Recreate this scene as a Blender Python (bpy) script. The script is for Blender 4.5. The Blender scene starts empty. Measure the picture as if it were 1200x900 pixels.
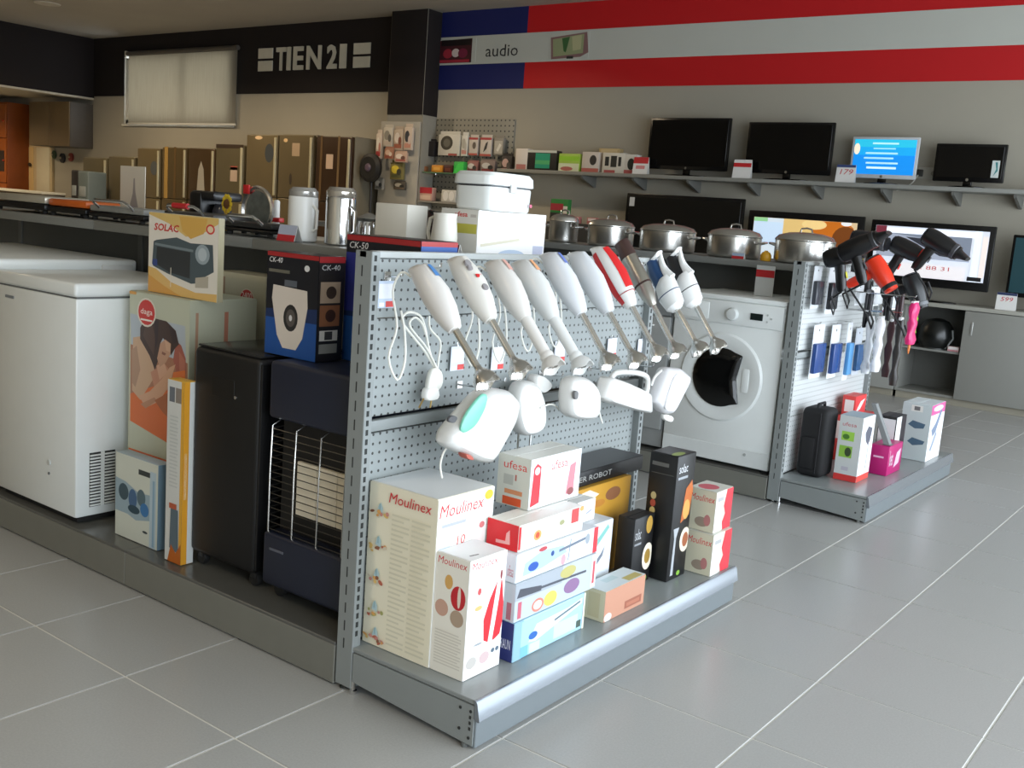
import bpy, bmesh, math, random
from mathutils import Vector, Matrix
random.seed(7)
SC = bpy.context.scene
COL = SC.collection
# ------------------------------------------------------------------ camera
F = 1205.0
YAW, PIT, ROL = [math.radians(a) for a in (36.6, 9.3, 4.25)]
H = 1.3
cy, sy, cp, sp = math.cos(YAW), math.sin(YAW), math.cos(PIT), math.sin(PIT)
fwd = Vector((-sy*cp, cy*cp, -sp)); rgt = Vector((cy, sy, 0)); upv = rgt.cross(fwd)
c_, s_ = math.cos(ROL), math.sin(ROL)
CR, CU = c_*rgt + s_*upv, -s_*rgt + c_*upv
cam = bpy.data.cameras.new('camera'); cam.sensor_width = 36; cam.lens = F/1200*36; cam.clip_end = 200
camo = bpy.data.objects.new('camera', cam); COL.objects.link(camo)
camo.matrix_world = Matrix(((CR.x, CU.x, -fwd.x, 0), (CR.y, CU.y, -fwd.y, 0), (CR.z, CU.z, -fwd.z, H), (0, 0, 0, 1)))
SC.camera = camo
# pixel -> point on a known plane of the place
C0 = Vector((0, 0, H))
def ray(x, y): return CR*(x-600) + CU*(450-y) + fwd*F
def PZ(x, y, z=0): d = ray(x, y); return C0 + d*((z-H)/d.z)
def PY(x, y, Y): d = ray(x, y); return C0 + d*(Y/d.y)
def PX(x, y, X): d = ray(x, y); return C0 + d*(X/d.x)
def PROJ(p):
    v = Vector(p)-C0; w = v.dot(fwd)
    return (600+F*v.dot(CR)/w, 450-F*v.dot(CU)/w, w)
# ------------------------------------------------------------------ world, light, exposure
wd = bpy.data.worlds.new('sky'); SC.world = wd; wd.use_nodes = True
bg = wd.node_tree.nodes['Background']; bg.inputs[0].default_value = (.82, .91, 1.0, 1); bg.inputs[1].default_value = 6.4
SC.view_settings.view_transform = 'Standard'; SC.view_settings.look = 'None'
SC.view_settings.gamma = 1; SC.view_settings.exposure = 0.05; SC.view_settings.use_curve_mapping = False
def portal(name, loc, rot, sx, sy_):
    L = bpy.data.lights.new(name, 'AREA'); L.shape = 'RECTANGLE'; L.size = sx; L.size_y = sy_; L.cycles.is_portal = True
    o = bpy.data.objects.new(name, L); COL.objects.link(o); o.location = loc; o.rotation_euler = rot
# shop-front glazing is in the wall to the right of the camera
portal('daylight_portal_side', (1.77, 3.8, 1.49), (0, math.radians(90), 0), 2.82, 10.4)
# ------------------------------------------------------------------ materials
_M = {}
def lin(h):
    r = []
    for i in (0, 2, 4):
        c = int(h[i:i+2], 16)/255
        r.append(c/12.92 if c <= .04045 else ((c+.055)/1.055)**2.4)
    return r
def mat(h, rough=.55, metal=0.0, var=.06, scale=14.0, bump=0.0, emit=0.0, clear=0.0):
    k = (h, rough, metal, var, scale, bump, emit, clear)
    if k in _M: return _M[k]
    m = bpy.data.materials.new('mat_'+h); m.use_nodes = True
    nt = m.node_tree; b = nt.nodes['Principled BSDF']
    c = lin(h)
    b.inputs['Roughness'].default_value = rough; b.inputs['Metallic'].default_value = metal
    b.inputs['Coat Weight'].default_value = clear
    b.inputs['Base Color'].default_value = (*c, 1)
    if var > 0 or bump > 0:
        tc = nt.nodes.new('ShaderNodeTexCoord'); n = nt.nodes.new('ShaderNodeTexNoise')
        n.inputs['Scale'].default_value = scale; n.inputs['Detail'].default_value = 3
        nt.links.new(tc.outputs['Object'], n.inputs['Vector'])
        if var > 0:
            mx = nt.nodes.new('ShaderNodeMix'); mx.data_type = 'RGBA'
            mx.inputs[6].default_value = (*[x*(1-var) for x in c], 1); mx.inputs[7].default_value = (*[min(1, x*(1+var)) for x in c], 1)
            nt.links.new(n.outputs['Fac'], mx.inputs[0]); nt.links.new(mx.outputs[2], b.inputs['Base Color'])
        if bump > 0:
            bp = nt.nodes.new('ShaderNodeBump'); bp.inputs['Strength'].default_value = bump; bp.inputs['Distance'].default_value = .01
            nt.links.new(n.outputs['Fac'], bp.inputs['Height']); nt.links.new(bp.outputs[0], b.inputs['Normal'])
    if emit > 0:
        b.inputs['Emission Color'].default_value = (*c, 1); b.inputs['Emission Strength'].default_value = emit
    _M[k] = m
    return m
def ink(h): return mat(h, .45, 0, 0)
def perf_mat(h, ax, pitch, r):
    """painted steel sheet with punched round holes; ax = the sheet's horizontal axis"""
    m = bpy.data.materials.new('perforated_steel'); m.use_nodes = True; nt = m.node_tree; b = nt.nodes['Principled BSDF']
    b.inputs['Roughness'].default_value = .45
    tc = nt.nodes.new('ShaderNodeTexCoord'); sep = nt.nodes.new('ShaderNodeSeparateXYZ'); nt.links.new(tc.outputs['Object'], sep.inputs[0])
    sq = []
    for a in (ax, 'Z'):
        d = nt.nodes.new('ShaderNodeMath'); d.operation = 'DIVIDE'; d.inputs[1].default_value = pitch; nt.links.new(sep.outputs[a], d.inputs[0])
        fr = nt.nodes.new('ShaderNodeMath'); fr.operation = 'FRACT'; nt.links.new(d.outputs[0], fr.inputs[0])
        sb = nt.nodes.new('ShaderNodeMath'); sb.operation = 'SUBTRACT'; sb.inputs[1].default_value = .5; nt.links.new(fr.outputs[0], sb.inputs[0])
        pw = nt.nodes.new('ShaderNodeMath'); pw.operation = 'MULTIPLY'; nt.links.new(sb.outputs[0], pw.inputs[0]); nt.links.new(sb.outputs[0], pw.inputs[1]); sq.append(pw)
    ad = nt.nodes.new('ShaderNodeMath'); ad.operation = 'ADD'; nt.links.new(sq[0].outputs[0], ad.inputs[0]); nt.links.new(sq[1].outputs[0], ad.inputs[1])
    lt = nt.nodes.new('ShaderNodeMath'); lt.operation = 'LESS_THAN'; lt.inputs[1].default_value = (r/pitch)**2; nt.links.new(ad.outputs[0], lt.inputs[0])
    mx = nt.nodes.new('ShaderNodeMix'); mx.data_type = 'RGBA'; mx.inputs[6].default_value = (*lin(h), 1); mx.inputs[7].default_value = (.035, .035, .035, 1)
    nt.links.new(lt.outputs[0], mx.inputs[0]); nt.links.new(mx.outputs[2], b.inputs['Base Color'])
    return m
STEEL = mat('dcdad5', .27, 1, .04); CHROME = mat('e2e2e2', .12, 1, 0); BRUSH = mat('b3b0a8', .33, 1, .05)
GREY = mat('878c8b', .42, 0, .03); GREYD = mat('5d5f5c', .55, 0, .05); DECK = mat('858a89', .28, 0, .03)
WHITE = mat('e8e8e4', .3, 0, .02); APPL = mat('e4e8e6', .28, 0, .02); BLACK = mat('0b0b0c', .35, 0, 0); BLACKG = mat('060607', .12, 0, 0)
RUBBER = mat('161616', .7, 0, .1); SLOT = mat('2b2d2c', .8, 0, 0); RED = mat('c81f22', .4, 0, .03); CREAM = mat('e9e4d2', .5, 0, .03)
CORD = mat('e3e1d8', .45, 0, 0); NAVY = mat('1b2133', .4, 0, .05); CARD = mat('b79a72', .7, 0, .06); PAPER = mat('eceae4', .6, 0, .02)
# ------------------------------------------------------------------ mesh helpers
class MB:
    def __init__(s, T=None): s.bm = bmesh.new(); s.mats = []; s.T = T or Matrix.Identity(4)
    def mi(s, m):
        if m not in s.mats: s.mats.append(m)
        return s.mats.index(m)
    def v(s, p): return s.bm.verts.new(s.T @ Vector(p))
    def f(s, vs, m):
        try: fc = s.bm.faces.new(vs)
        except ValueError: return None
        fc.material_index = s.mi(m); fc.smooth = True; return fc
    def box(s, x0, x1, y0, y1, z0, z1, m, bev=0, seg=2):
        q = [s.v((x, y, z)) for x in (x0, x1) for y in (y0, y1) for z in (z0, z1)]
        fs = [s.f([q[i] for i in t], m) for t in ((0, 1, 3, 2), (4, 6, 7, 5), (0, 4, 5, 1), (2, 3, 7, 6), (0, 2, 6, 4), (1, 5, 7, 3))]
        if bev > 0:
            es = list({e for fc in fs for e in fc.edges})
            r = bmesh.ops.bevel(s.bm, geom=es, offset=bev, segments=seg, profile=.5, affect='EDGES')
            for fc in r['faces']: fc.smooth = True
        return s
    def ring(s, pts): return [s.v(p) for p in pts]
    def loft(s, rings, m, cap=True, closed=True):
        R = [s.ring(r) for r in rings]; n = len(R[0])
        for a, b in zip(R, R[1:]):
            for i in range(n if closed else n-1):
                j = (i+1) % n; s.f([a[i], a[j], b[j], b[i]], m)
        if cap: s.f(R[0][::-1], m); s.f(R[-1], m)
        return s
    def tube(s, pts, r, m, n=8, cap=True):
        pts = [Vector(p) for p in pts]; rings = []
        rr = r if isinstance(r, (list, tuple)) else [r]*len(pts)
        ref = Vector((0, 0, 1))
        for i, p in enumerate(pts):
            d = (pts[min(i+1, len(pts)-1)]-pts[max(i-1, 0)]).normalized()
            if abs(d.dot(ref)) > .95: ref = Vector((0, 1, 0)) if abs(d.y) < .9 else Vector((1, 0, 0))
            a = d.cross(ref).normalized(); b = a.cross(d); ref = b
            rings.append([p+rr[i]*(math.cos(t)*a+math.sin(t)*b) for t in [2*math.pi*k/n for k in range(n)]])
        return s.loft(rings, m, cap)
    def lathe(s, prof, m, n=24, c=(0, 0, 0), ax='z', cap=True):
        R = []
        for r, h in prof:
            g = []
            for k in range(n):
                t = 2*math.pi*k/n; a, b = r*math.cos(t), r*math.sin(t)
                p = (a, b, h) if ax == 'z' else ((a, h, b) if ax == 'y' else (h, a, b))
                g.append((p[0]+c[0], p[1]+c[1], p[2]+c[2]))
            R.append(g)
        return s.loft(R, m, cap)
    def prism(s, poly, a, b, ax, m, bev=0):
        def P(u, v, w): return (w, u, v) if ax == 'x' else ((u, w, v) if ax == 'y' else (u, v, w))
        return s.loft([[P(u, v, a) for u, v in poly], [P(u, v, b) for u, v in poly]], m)
    def poly(s, pts, m): s.f(s.ring(pts), m); return s
    def build(s, name, parent=None, angle=35, loc=None):
        bmesh.ops.recalc_face_normals(s.bm, faces=s.bm.faces)
        me = bpy.data.meshes.new(name); s.bm.to_mesh(me); s.bm.free()
        for m in s.mats: me.materials.append(m)
        me.set_sharp_from_angle(angle=math.radians(angle))
        o = bpy.data.objects.new(name, me); COL.objects.link(o)
        if parent: o.parent = parent
        if loc: o.location = loc
        return o
def tag(o, label, cat, group=None):
    o['label'] = label; o['category'] = cat
    if group: o['group'] = group
    return o
def thing(name, label, cat, loc=(0, 0, 0), rz=0, group=None):
    o = bpy.data.objects.new(name, None); COL.objects.link(o); o.location = loc; o.rotation_euler = (0, 0, rz)
    o.empty_display_size = .05
    return tag(o, label, cat, group)
def struct(name, mb): o = mb.build(name); o['kind'] = 'structure'; return o
def inst(name, me, loc, parent, rot=(0, 0, 0)):
    o = bpy.data.objects.new(name, me); COL.objects.link(o); o.parent = parent; o.location = loc; o.rotation_euler = rot
    return o
_T = {}
def text2d(t):
    """glyph outlines of a string as 2D verts and faces, scaled to the unit square"""
    if t in _T: return _T[t]
    cu = bpy.data.curves.new('t', 'FONT'); cu.body = t.lstrip('*'); cu.resolution_u = 2
    if t[0] == '*': cu.offset = .028      # leading star: bold
    ob = bpy.data.objects.new('t', cu); me = bpy.data.meshes.new_from_object(ob)
    vs = [v.co.xy.copy() for v in me.vertices]; fs = [list(p.vertices) for p in me.polygons]
    x0, x1 = min(v.x for v in vs), max(v.x for v in vs); y0, y1 = min(v.y for v in vs), max(v.y for v in vs)
    vs = [((v.x-x0)/(x1-x0), (v.y-y0)/max(1e-6, y1-y0)) for v in vs]
    bpy.data.objects.remove(ob); bpy.data.curves.remove(cu); bpy.data.meshes.remove(me)
    _T[t] = (vs, fs); return _T[t]
def draw(parent, O, U, V, shapes, name='print', eps=.0006):
    """flat print on a face: O corner, U and V its edges; shapes in 0..1 of the face, painted in order"""
    O, U, V = Vector(O), Vector(U), Vector(V); N = U.cross(V).normalized(); mb = MB(); k = 0
    def P(u, v): return O+U*min(.997, max(.003, u))+V*min(.997, max(.003, v))+N*(eps+.00006*k)
    for sh in shapes:
        t = sh[0]; k += 1
        if t == 'r':
            _, a, b, c, d, h = sh; mb.poly([P(a, b), P(c, b), P(c, d), P(a, d)], ink(h))
        elif t == 'e':
            a, b, ru, rv, h = sh[1:6]; n = 18; ro = sh[6] if len(sh) > 6 else 0
            pts = []
            for i in range(n):
                q = 2*math.pi*i/n; x, y = ru*math.cos(q)*U.length, rv*math.sin(q)*V.length
                x, y = x*math.cos(ro)-y*math.sin(ro), x*math.sin(ro)+y*math.cos(ro)
                pts.append(P(a+x/U.length, b+y/V.length))
            mb.poly(pts, ink(h))
        elif t == 'p': mb.poly([P(u, v) for u, v in sh[1]], ink(sh[2]))
        elif t == 'l':
            _, a, b, c, d, w, h = sh
            x, y = (c-a)*U.length, (d-b)*V.length; L = math.hypot(x, y); nx, ny = -y/L*w/2/U.length, x/L*w/2/V.length
            mb.poly([P(a+nx, b+ny), P(a-nx, b-ny), P(c-nx, d-ny), P(c+nx, d+ny)], ink(h))
        elif t == 't':
            s_txt, a, b, c, d, h = sh[1:7]; shear = sh[7] if len(sh) > 7 else 0; rise = sh[8] if len(sh) > 8 else 0
            vs, fs = text2d(s_txt); q = [mb.v(P(a+x*(c-a)+shear*y*(d-b), b+y*(d-b)+rise*x)) for x, y in vs]
            for fc in fs: mb.f([q[i] for i in fc], ink(h))
    o = mb.build(name, parent); return o
def bx(C, L, R, T, z0):
    """box standing at height z0, from its near corner's foot, its left and right outer edges and the corner's top"""
    c = PZ(C[0], C[1], z0)
    return [PY(L[0], L[1], c.y).x, c.x, c.y, PX(R[0], R[1], c.x).y, z0, PY(T[0], T[1], c.y).z]
def carton(name, label, cat, b, col, front=(), side=(), top=(), group=None, rz=0, bev=.0025, flap=True, rough=.42):
    x0, x1, y0, y1, z0, z1 = b; z0 += .0008
    w, d, h = x1-x0, y1-y0, z1-z0
    t = thing(name, label, cat, ((x0+x1)/2, (y0+y1)/2, z0), rz, group); W, D = w/2, d/2
    mb = MB(); mb.box(-W, W, -D, D, 0, h-(.0015 if flap else 0), mat(col, rough, 0, .03), bev); mb.build('body', t)
    if flap:
        mb = MB(); g = .0018
        if w > d: mb.box(-W+.003, W-.003, -D+.001, -g, h-.0018, h, mat(col, rough, 0, .03), .0005, 1); mb2 = (-W+.003, W-.003, g, D-.001)
        else: mb.box(-W+.001, -g, -D+.003, D-.003, h-.0018, h, mat(col, rough, 0, .03), .0005, 1); mb2 = (g, W-.001, -D+.003, D-.003)
        mb.build('top_flap', t)
        mb = MB(); mb.box(*mb2, h-.0018, h, mat(col, rough, 0, .03), .0005, 1); mb.build('top_flap', t)
    if front: draw(t, (-W, -D, 0), (w, 0, 0), (0, 0, h), front, 'front_print')
    if side: draw(t, (W, -D, 0), (0, d, 0), (0, 0, h), side, 'side_print')
    if top: draw(t, (-W, -D, h), (w, 0, 0), (0, d, 0), top, 'top_print')
    return t
def sup(a, b, n=16, p=3.0):
    """superellipse outline"""
    r = []
    for k in range(n):
        t = 2*math.pi*k/n; c, s = math.cos(t), math.sin(t)
        r.append((a*math.copysign(abs(c)**(2/p), c), b*math.copysign(abs(s)**(2/p), s)))
    return r
# ------------------------------------------------------------------ room shell
WB = 9.45; CEIL = 3.58; XL, XR, YF = -19.0, 1.75, -2.0
WALL = mat('a9a394', .8, 0, .03, 3, .05); CEILM = mat('9a958b', .85, 0, .05, 2)
BROWN = mat('140b0a', .85, 0, .08, 3); BLUE = mat('17205e', .5, 0, .03, 3); REDW = mat('c4161c', .5, 0, .03, 3); WSTR = mat('c4c6bd', .55, 0, .03, 3)
TS = .465; GX, GY = -1.405, 1.50
def tile_mat():
    m = mat('a3a3a0', .28, 0, .16, 180.0, .03); return m
fl = MB(); fl.box(XL, XR+.4, YF-.4, WB, -.2, -.0025, mat('d6d4cc', .7, 0, .05)); floor = struct('floor', fl)
tm = MB(); q = TS/2-.003; tm.box(-q, q, -q, q, -.012, 0, tile_mat(), .0012, 1)
t0 = tm.build('floor_tile', floor); tme = t0.data
cells = []
for i in range(-38, 9):
    for j in range(-8, 18):
        x, y = GX+(i+.5)*TS, GY+(j+.5)*TS
        if not (XL < x-q and x+q < XR and YF < y-q and y+q < WB): continue
        vis = False; w = 1e9
        u, v, w = PROJ((x, y, 0))
        vis = w > .3 and -120 < u < 1320 and -60 < v < 1060
        under = x < -1.95 and (1.95 < y < 3.2 or 4.85 < y < 6.1)
        cells.append((0 if vis and not under else 1, w if w > .3 else 99, x, y))
cells.sort()
far = MB()
for k, (a, w, x, y) in enumerate(cells):
    if k == 0: t0.location = (x, y, 0)
    elif k < 290: inst('floor_tile', tme, (x, y, 0), floor)
    else: far.box(x-q, x+q, y-q, y+q, -.01, 0, tile_mat())
fo = far.build('floor_tiles_beyond', floor); fo['kind'] = 'stuff'
cb = MB(); cb.box(-16.15, XR+.1, YF-.1, WB+.15, CEIL, CEIL+.1, CEILM); ceil = struct('ceiling', cb)
# back wall with the window opening
wx0, wx1, wz0, wz1 = -14.95, -12.25, 2.27, 3.30
wb = MB()
for a in ((XL, wx0, -.15, CEIL), (wx1, XR, -.15, CEIL), (wx0, wx1, -.15, wz0), (wx0, wx1, wz1, CEIL)): wb.box(a[0], a[1], WB, WB+.15, a[2], a[3], WALL)
struct('wall_back', wb)
# the shop-front wall with tall glazing bays, and the wall behind the camera
wr = MB()
for a in ((YF, -1.4, -.15, CEIL), (9.0, WB, -.15, CEIL), (-1.4, 9.0, -.15, .08), (-1.4, 9.0, 2.9, CEIL)): wr.box(XR, XR+.15, a[0], a[1], a[2], a[3], WALL)
struct('wall_right', wr)
for k in range(4):
    y0 = -1.4+2.6*k; wf = MB()
    for a in ((y0, y0+.06, .08, 2.9), (y0+2.54, y0+2.6, .08, 2.9), (y0+.06, y0+2.54, .08, .14), (y0+.06, y0+2.54, 2.84, 2.9)): wf.box(XR+.04, XR+.1, a[0], a[1], a[2], a[3], mat('8a8d8e', .4, .6))
    struct('window_%d' % (k+2), wf)
wf = MB(); wf.box(XL, XR, YF-.15, YF, -.15, CEIL, WALL); struct('wall_front', wf)
wl = MB(); wl.box(XL-.15, XL, YF, WB, -.15, 2.75, WALL); struct('wall_left', wl)
# brown header over the kitchen corner at the far left, its lower ceiling
hb = MB(); hb.box(-16.0, -15.8, YF, WB, 2.66, CEIL, BROWN, .004); struct('trim_1', hb)
sf = MB(); sf.box(XL, -16.0, YF, WB, 2.68, 2.78, mat('b5ad98', .8, 0, .03)); struct('trim_2', sf)
hl = MB(); hl.box(-16.0, -15.78, YF, WB-.02, 2.63, 2.66, mat('b8b09e', .6)); struct('trim_3', hl)
# brown band on the back wall, pillar, coloured stripes
bb = MB()
for a in ((-15.8, wx0-.0, 2.69, CEIL), (wx1, -9.0, 2.69, CEIL), (wx0, wx1, wz1, CEIL)): bb.box(a[0], a[1], WB-.015, WB, a[2], a[3], BROWN)
struct('trim_4', bb)
pl = MB(); pl.box(-9.0, -8.42, 9.2, WB, 0, 2.38, mat('8f8b80', .8)); pl.box(-9.0, -8.42, 9.19, WB, 2.38, CEIL, BROWN, .004); struct('trim_5', pl)
rd = PY(617, 60, WB).x
for n, (x0, x1, z0, z1, m) in enumerate(((-8.42, rd, 3.295, CEIL, BLUE), (rd, XR, 3.295, CEIL, REDW), (-8.42, rd, 2.70, 2.98, BLUE), (rd, XR, 2.70, 2.98, REDW))):
    s = MB(); s.box(x0, x1, WB-.012, WB, z0, z1, m); struct('trim_%d' % (6+n), s)
s = MB(); s.box(-8.42, XR, WB-.014, WB, 2.98, 3.295, WSTR); ws = struct('trim_10', s)
a0 = PY(570, 63, WB); a1 = PY(609, 46, WB)
draw(ws, (a0.x, WB-.014, 3.055), (a1.x-a0.x, 0, 0), (0, 0, .13), [('t', 'audio', 0, 0, 1, 1, '2a2a2c')], 'lettering', .002)
# printed pictures on the white stripe
for nm, p0, p1, sh, lab in (('stereo_picture', (512, 73), (560, 42), [('p', [(0, .95), (.9, 1), (.9, 0), (.1, 0)], '4a2026'), ('r', .12, .72, .88, .97, '1b1416'), ('e', .3, .4, .12, .2, 'a83040'), ('e', .5, .42, .1, .18, 'd8c8c4'), ('e', .68, .4, .12, .2, '7a2440'), ('r', .1, .02, .85, .14, 'b03040')], 'dark red stereo picture printed on the white wall stripe'),
                             ('photo_frame_picture', (645, 67), (693, 35), [('p', [(0, .85), (.93, 1), (1, .22), (.8, .06), (.05, 0)], '8a6a68'), ('p', [(.06, .78), (.86, .93), (.86, .2), (.1, .1)], '9aa27a'), ('p', [(.3, .8), (.5, .85), (.42, .25), (.36, .3)], '3f6a3c'), ('p', [(.55, .85), (.8, .9), (.8, .35), (.6, .3)], 'b9b88e'), ('r', .45, .0, .62, .1, '2a2a2a')], 'green photo frame picture printed on the white wall stripe')):
    b0, b1 = PY(*p0, WB), PY(*p1, WB)
    t = thing(nm, lab, 'wall picture', ((b0.x+b1.x)/2, WB-.015, 3.0)); w = b1.x-b0.x
    m = MB(); m.box(-w/2, w/2, -.004, 0, .0, .27, WSTR, .001, 1); m.build('backing', t)
    draw(t, (-w/2, -.004, 0), (w, 0, 0), (0, 0, .27), sh, 'print', .001)
# sign lettering on the brown band
sx0, sx1 = PY(304, 70, WB).x, PY(436, 62, WB).x; sw = sx1-sx0
t = thing('shop_sign', 'white block lettering between paired bars on the brown wall band', 'sign', ((sx0+sx1)/2, WB-.016, 2.985))
for s in (-1, 1):
    for z0, z1 in ((0, .135), (.165, .30)):
        x = s*(sw/2-.155); m = MB(); m.box(x-.15, x+.15, -.012, 0, z0, z1, mat('d2cfc0', .5), .002, 1); m.build('bar', t)
for st, u0, u1 in (('*T', .175, .265), ('*I', .275, .31), ('*E', .335, .425), ('*N', .455, .585), ('*2', .635, .72), ('*1', .745, .80)):
    vs, fs = text2d(st); m = MB(); x0 = -sw/2+u0*sw; ww = (u1-u0)*sw
    for k, y in enumerate((-.014, 0)):
        qv = [m.v((x0+a*ww, y, b*.30)) for a, b in vs]
        for fc in fs: m.f([qv[i] for i in (fc if k else fc[::-1])], mat('d2cfc0', .5))
    m.build('letter', t)
# window with roller blind
wfm = MB(); fm = mat('d9d7cf', .5)
for a in ((wx0, wx0+.06, wz0, wz1), (wx1-.06, wx1, wz0, wz1), (-13.43, -13.37, wz0, wz1), (wx0, wx1, wz0, wz0+.06), (wx0, wx1, wz1-.06, wz1)): wfm.box(a[0], a[1], WB+.03, WB+.10, a[2], a[3], fm)
win = struct('window_1', wfm)
s = MB(); s.box(wx0-.03, wx1+.02, WB-.03, WB+.02, wz0-.04, wz0-.005, mat('e4e2da', .4), .004); s.build('window_sill', win)
bm_ = bpy.data.materials.new('blind_fabric'); bm_.use_nodes = True; nt = bm_.node_tree; nt.nodes.remove(nt.nodes['Principled BSDF'])
tr = nt.nodes.new('ShaderNodeBsdfTranslucent'); df = nt.nodes.new('ShaderNodeBsdfDiffuse'); mxs = nt.nodes.new('ShaderNodeMixShader'); mxs.inputs[0].default_value = .35
wv = nt.nodes.new('ShaderNodeTexNoise'); wv.inputs['Scale'].default_value = 6; tcx = nt.nodes.new('ShaderNodeTexCoord'); mpn = nt.nodes.new('ShaderNodeMapping'); mpn.inputs['Scale'].default_value = (6, 1, .4)
nt.links.new(tcx.outputs['Object'], mpn.inputs[0]); nt.links.new(mpn.outputs[0], wv.inputs['Vector'])
rmp = nt.nodes.new('ShaderNodeMix'); rmp.data_type = 'RGBA'; rmp.inputs[6].default_value = (.27, .24, .19, 1); rmp.inputs[7].default_value = (.38, .345, .28, 1)
nt.links.new(wv.outputs['Fac'], rmp.inputs[0]); nt.links.new(rmp.outputs[2], tr.inputs[0]); df.inputs[0].default_value = (.5, .48, .42, 1)
nt.links.new(tr.outputs[0], mxs.inputs[1]); nt.links.new(df.outputs[0], mxs.inputs[2]); nt.links.new(mxs.outputs[0], nt.nodes['Material Output'].inputs[0])
t = thing('roller_blind', 'drawn pale roller blind glowing over the high back window', 'blind', (-13.5, WB-.05, wz0-.02))
s = MB(); s.box(-1.26, 1.36, -.003, 0, .02, 1.03, bm_); s.build('blind_fabric', t)
s = MB(); s.tube([(-1.3, 0, 1.06), (1.37, 0, 1.06)], .035, mat('55504a', .5), 12); s.build('roller', t)
s = MB(); s.box(-1.26, 1.36, -.012, .008, 0, .03, mat('d8d6ce', .4), .003); s.build('bottom_rail', t)
s = MB(); s.box(-1.34, -1.3, -.03, .05, 1.0, 1.1, mat('cfcabb', .4), .004); s.build('bracket', t)
# ceiling downlights, warm white
def downlight(x, y, label, watt, z=CEIL):
    t = thing('ceiling_downlight', label, 'ceiling light', (x, y, z), 0, 'warm downlights in the ceiling')
    m = MB(); m.lathe([(.13, -.012), (.16, -.010), (.165, 0), (.12, 0)], mat('b9b6ac', .4), 24); m.build('trim_ring', t)
    m = MB(); m.lathe([(.128, -.004), (.04, -.003)], mat('ffd9a0', .4, 0, 0, emit=2.0), 20); m.build('lens', t)
    L = bpy.data.lights.new('downlight', 'AREA'); L.shape = 'DISK'; L.size = .24; L.energy = watt; L.color = (1.0, .80, .55); L.spread = math.radians(150)
    o = bpy.data.objects.new('downlight_lamp', L); COL.objects.link(o); o.parent = t; o.location = (0, 0, -.02)
for x, y, wt, lb in ((-13.5, 7.4, 55, 'before the blind'), (-10.6, 7.4, 55, 'before the white lettering'), (-7.6, 7.4, 35, 'before the red and blue stripes'), (-13.5, 3.2, 55, 'beside the brown header'), (-10.0, 3.2, 45, 'between brown header and grill shelf'), (-6.2, .2, 12, 'in front of the freezers'), (-2.6, -.8, 24, 'in front of the heaters')):
    downlight(x, y, 'round warm ceiling downlight '+lb, wt)
downlight(-17.4, 7.6, 'added round warm downlight brightening the low kitchen corner', 30, 2.68)  # unseen lamp, added to brighten the otherwise dark kitchen corner
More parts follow.
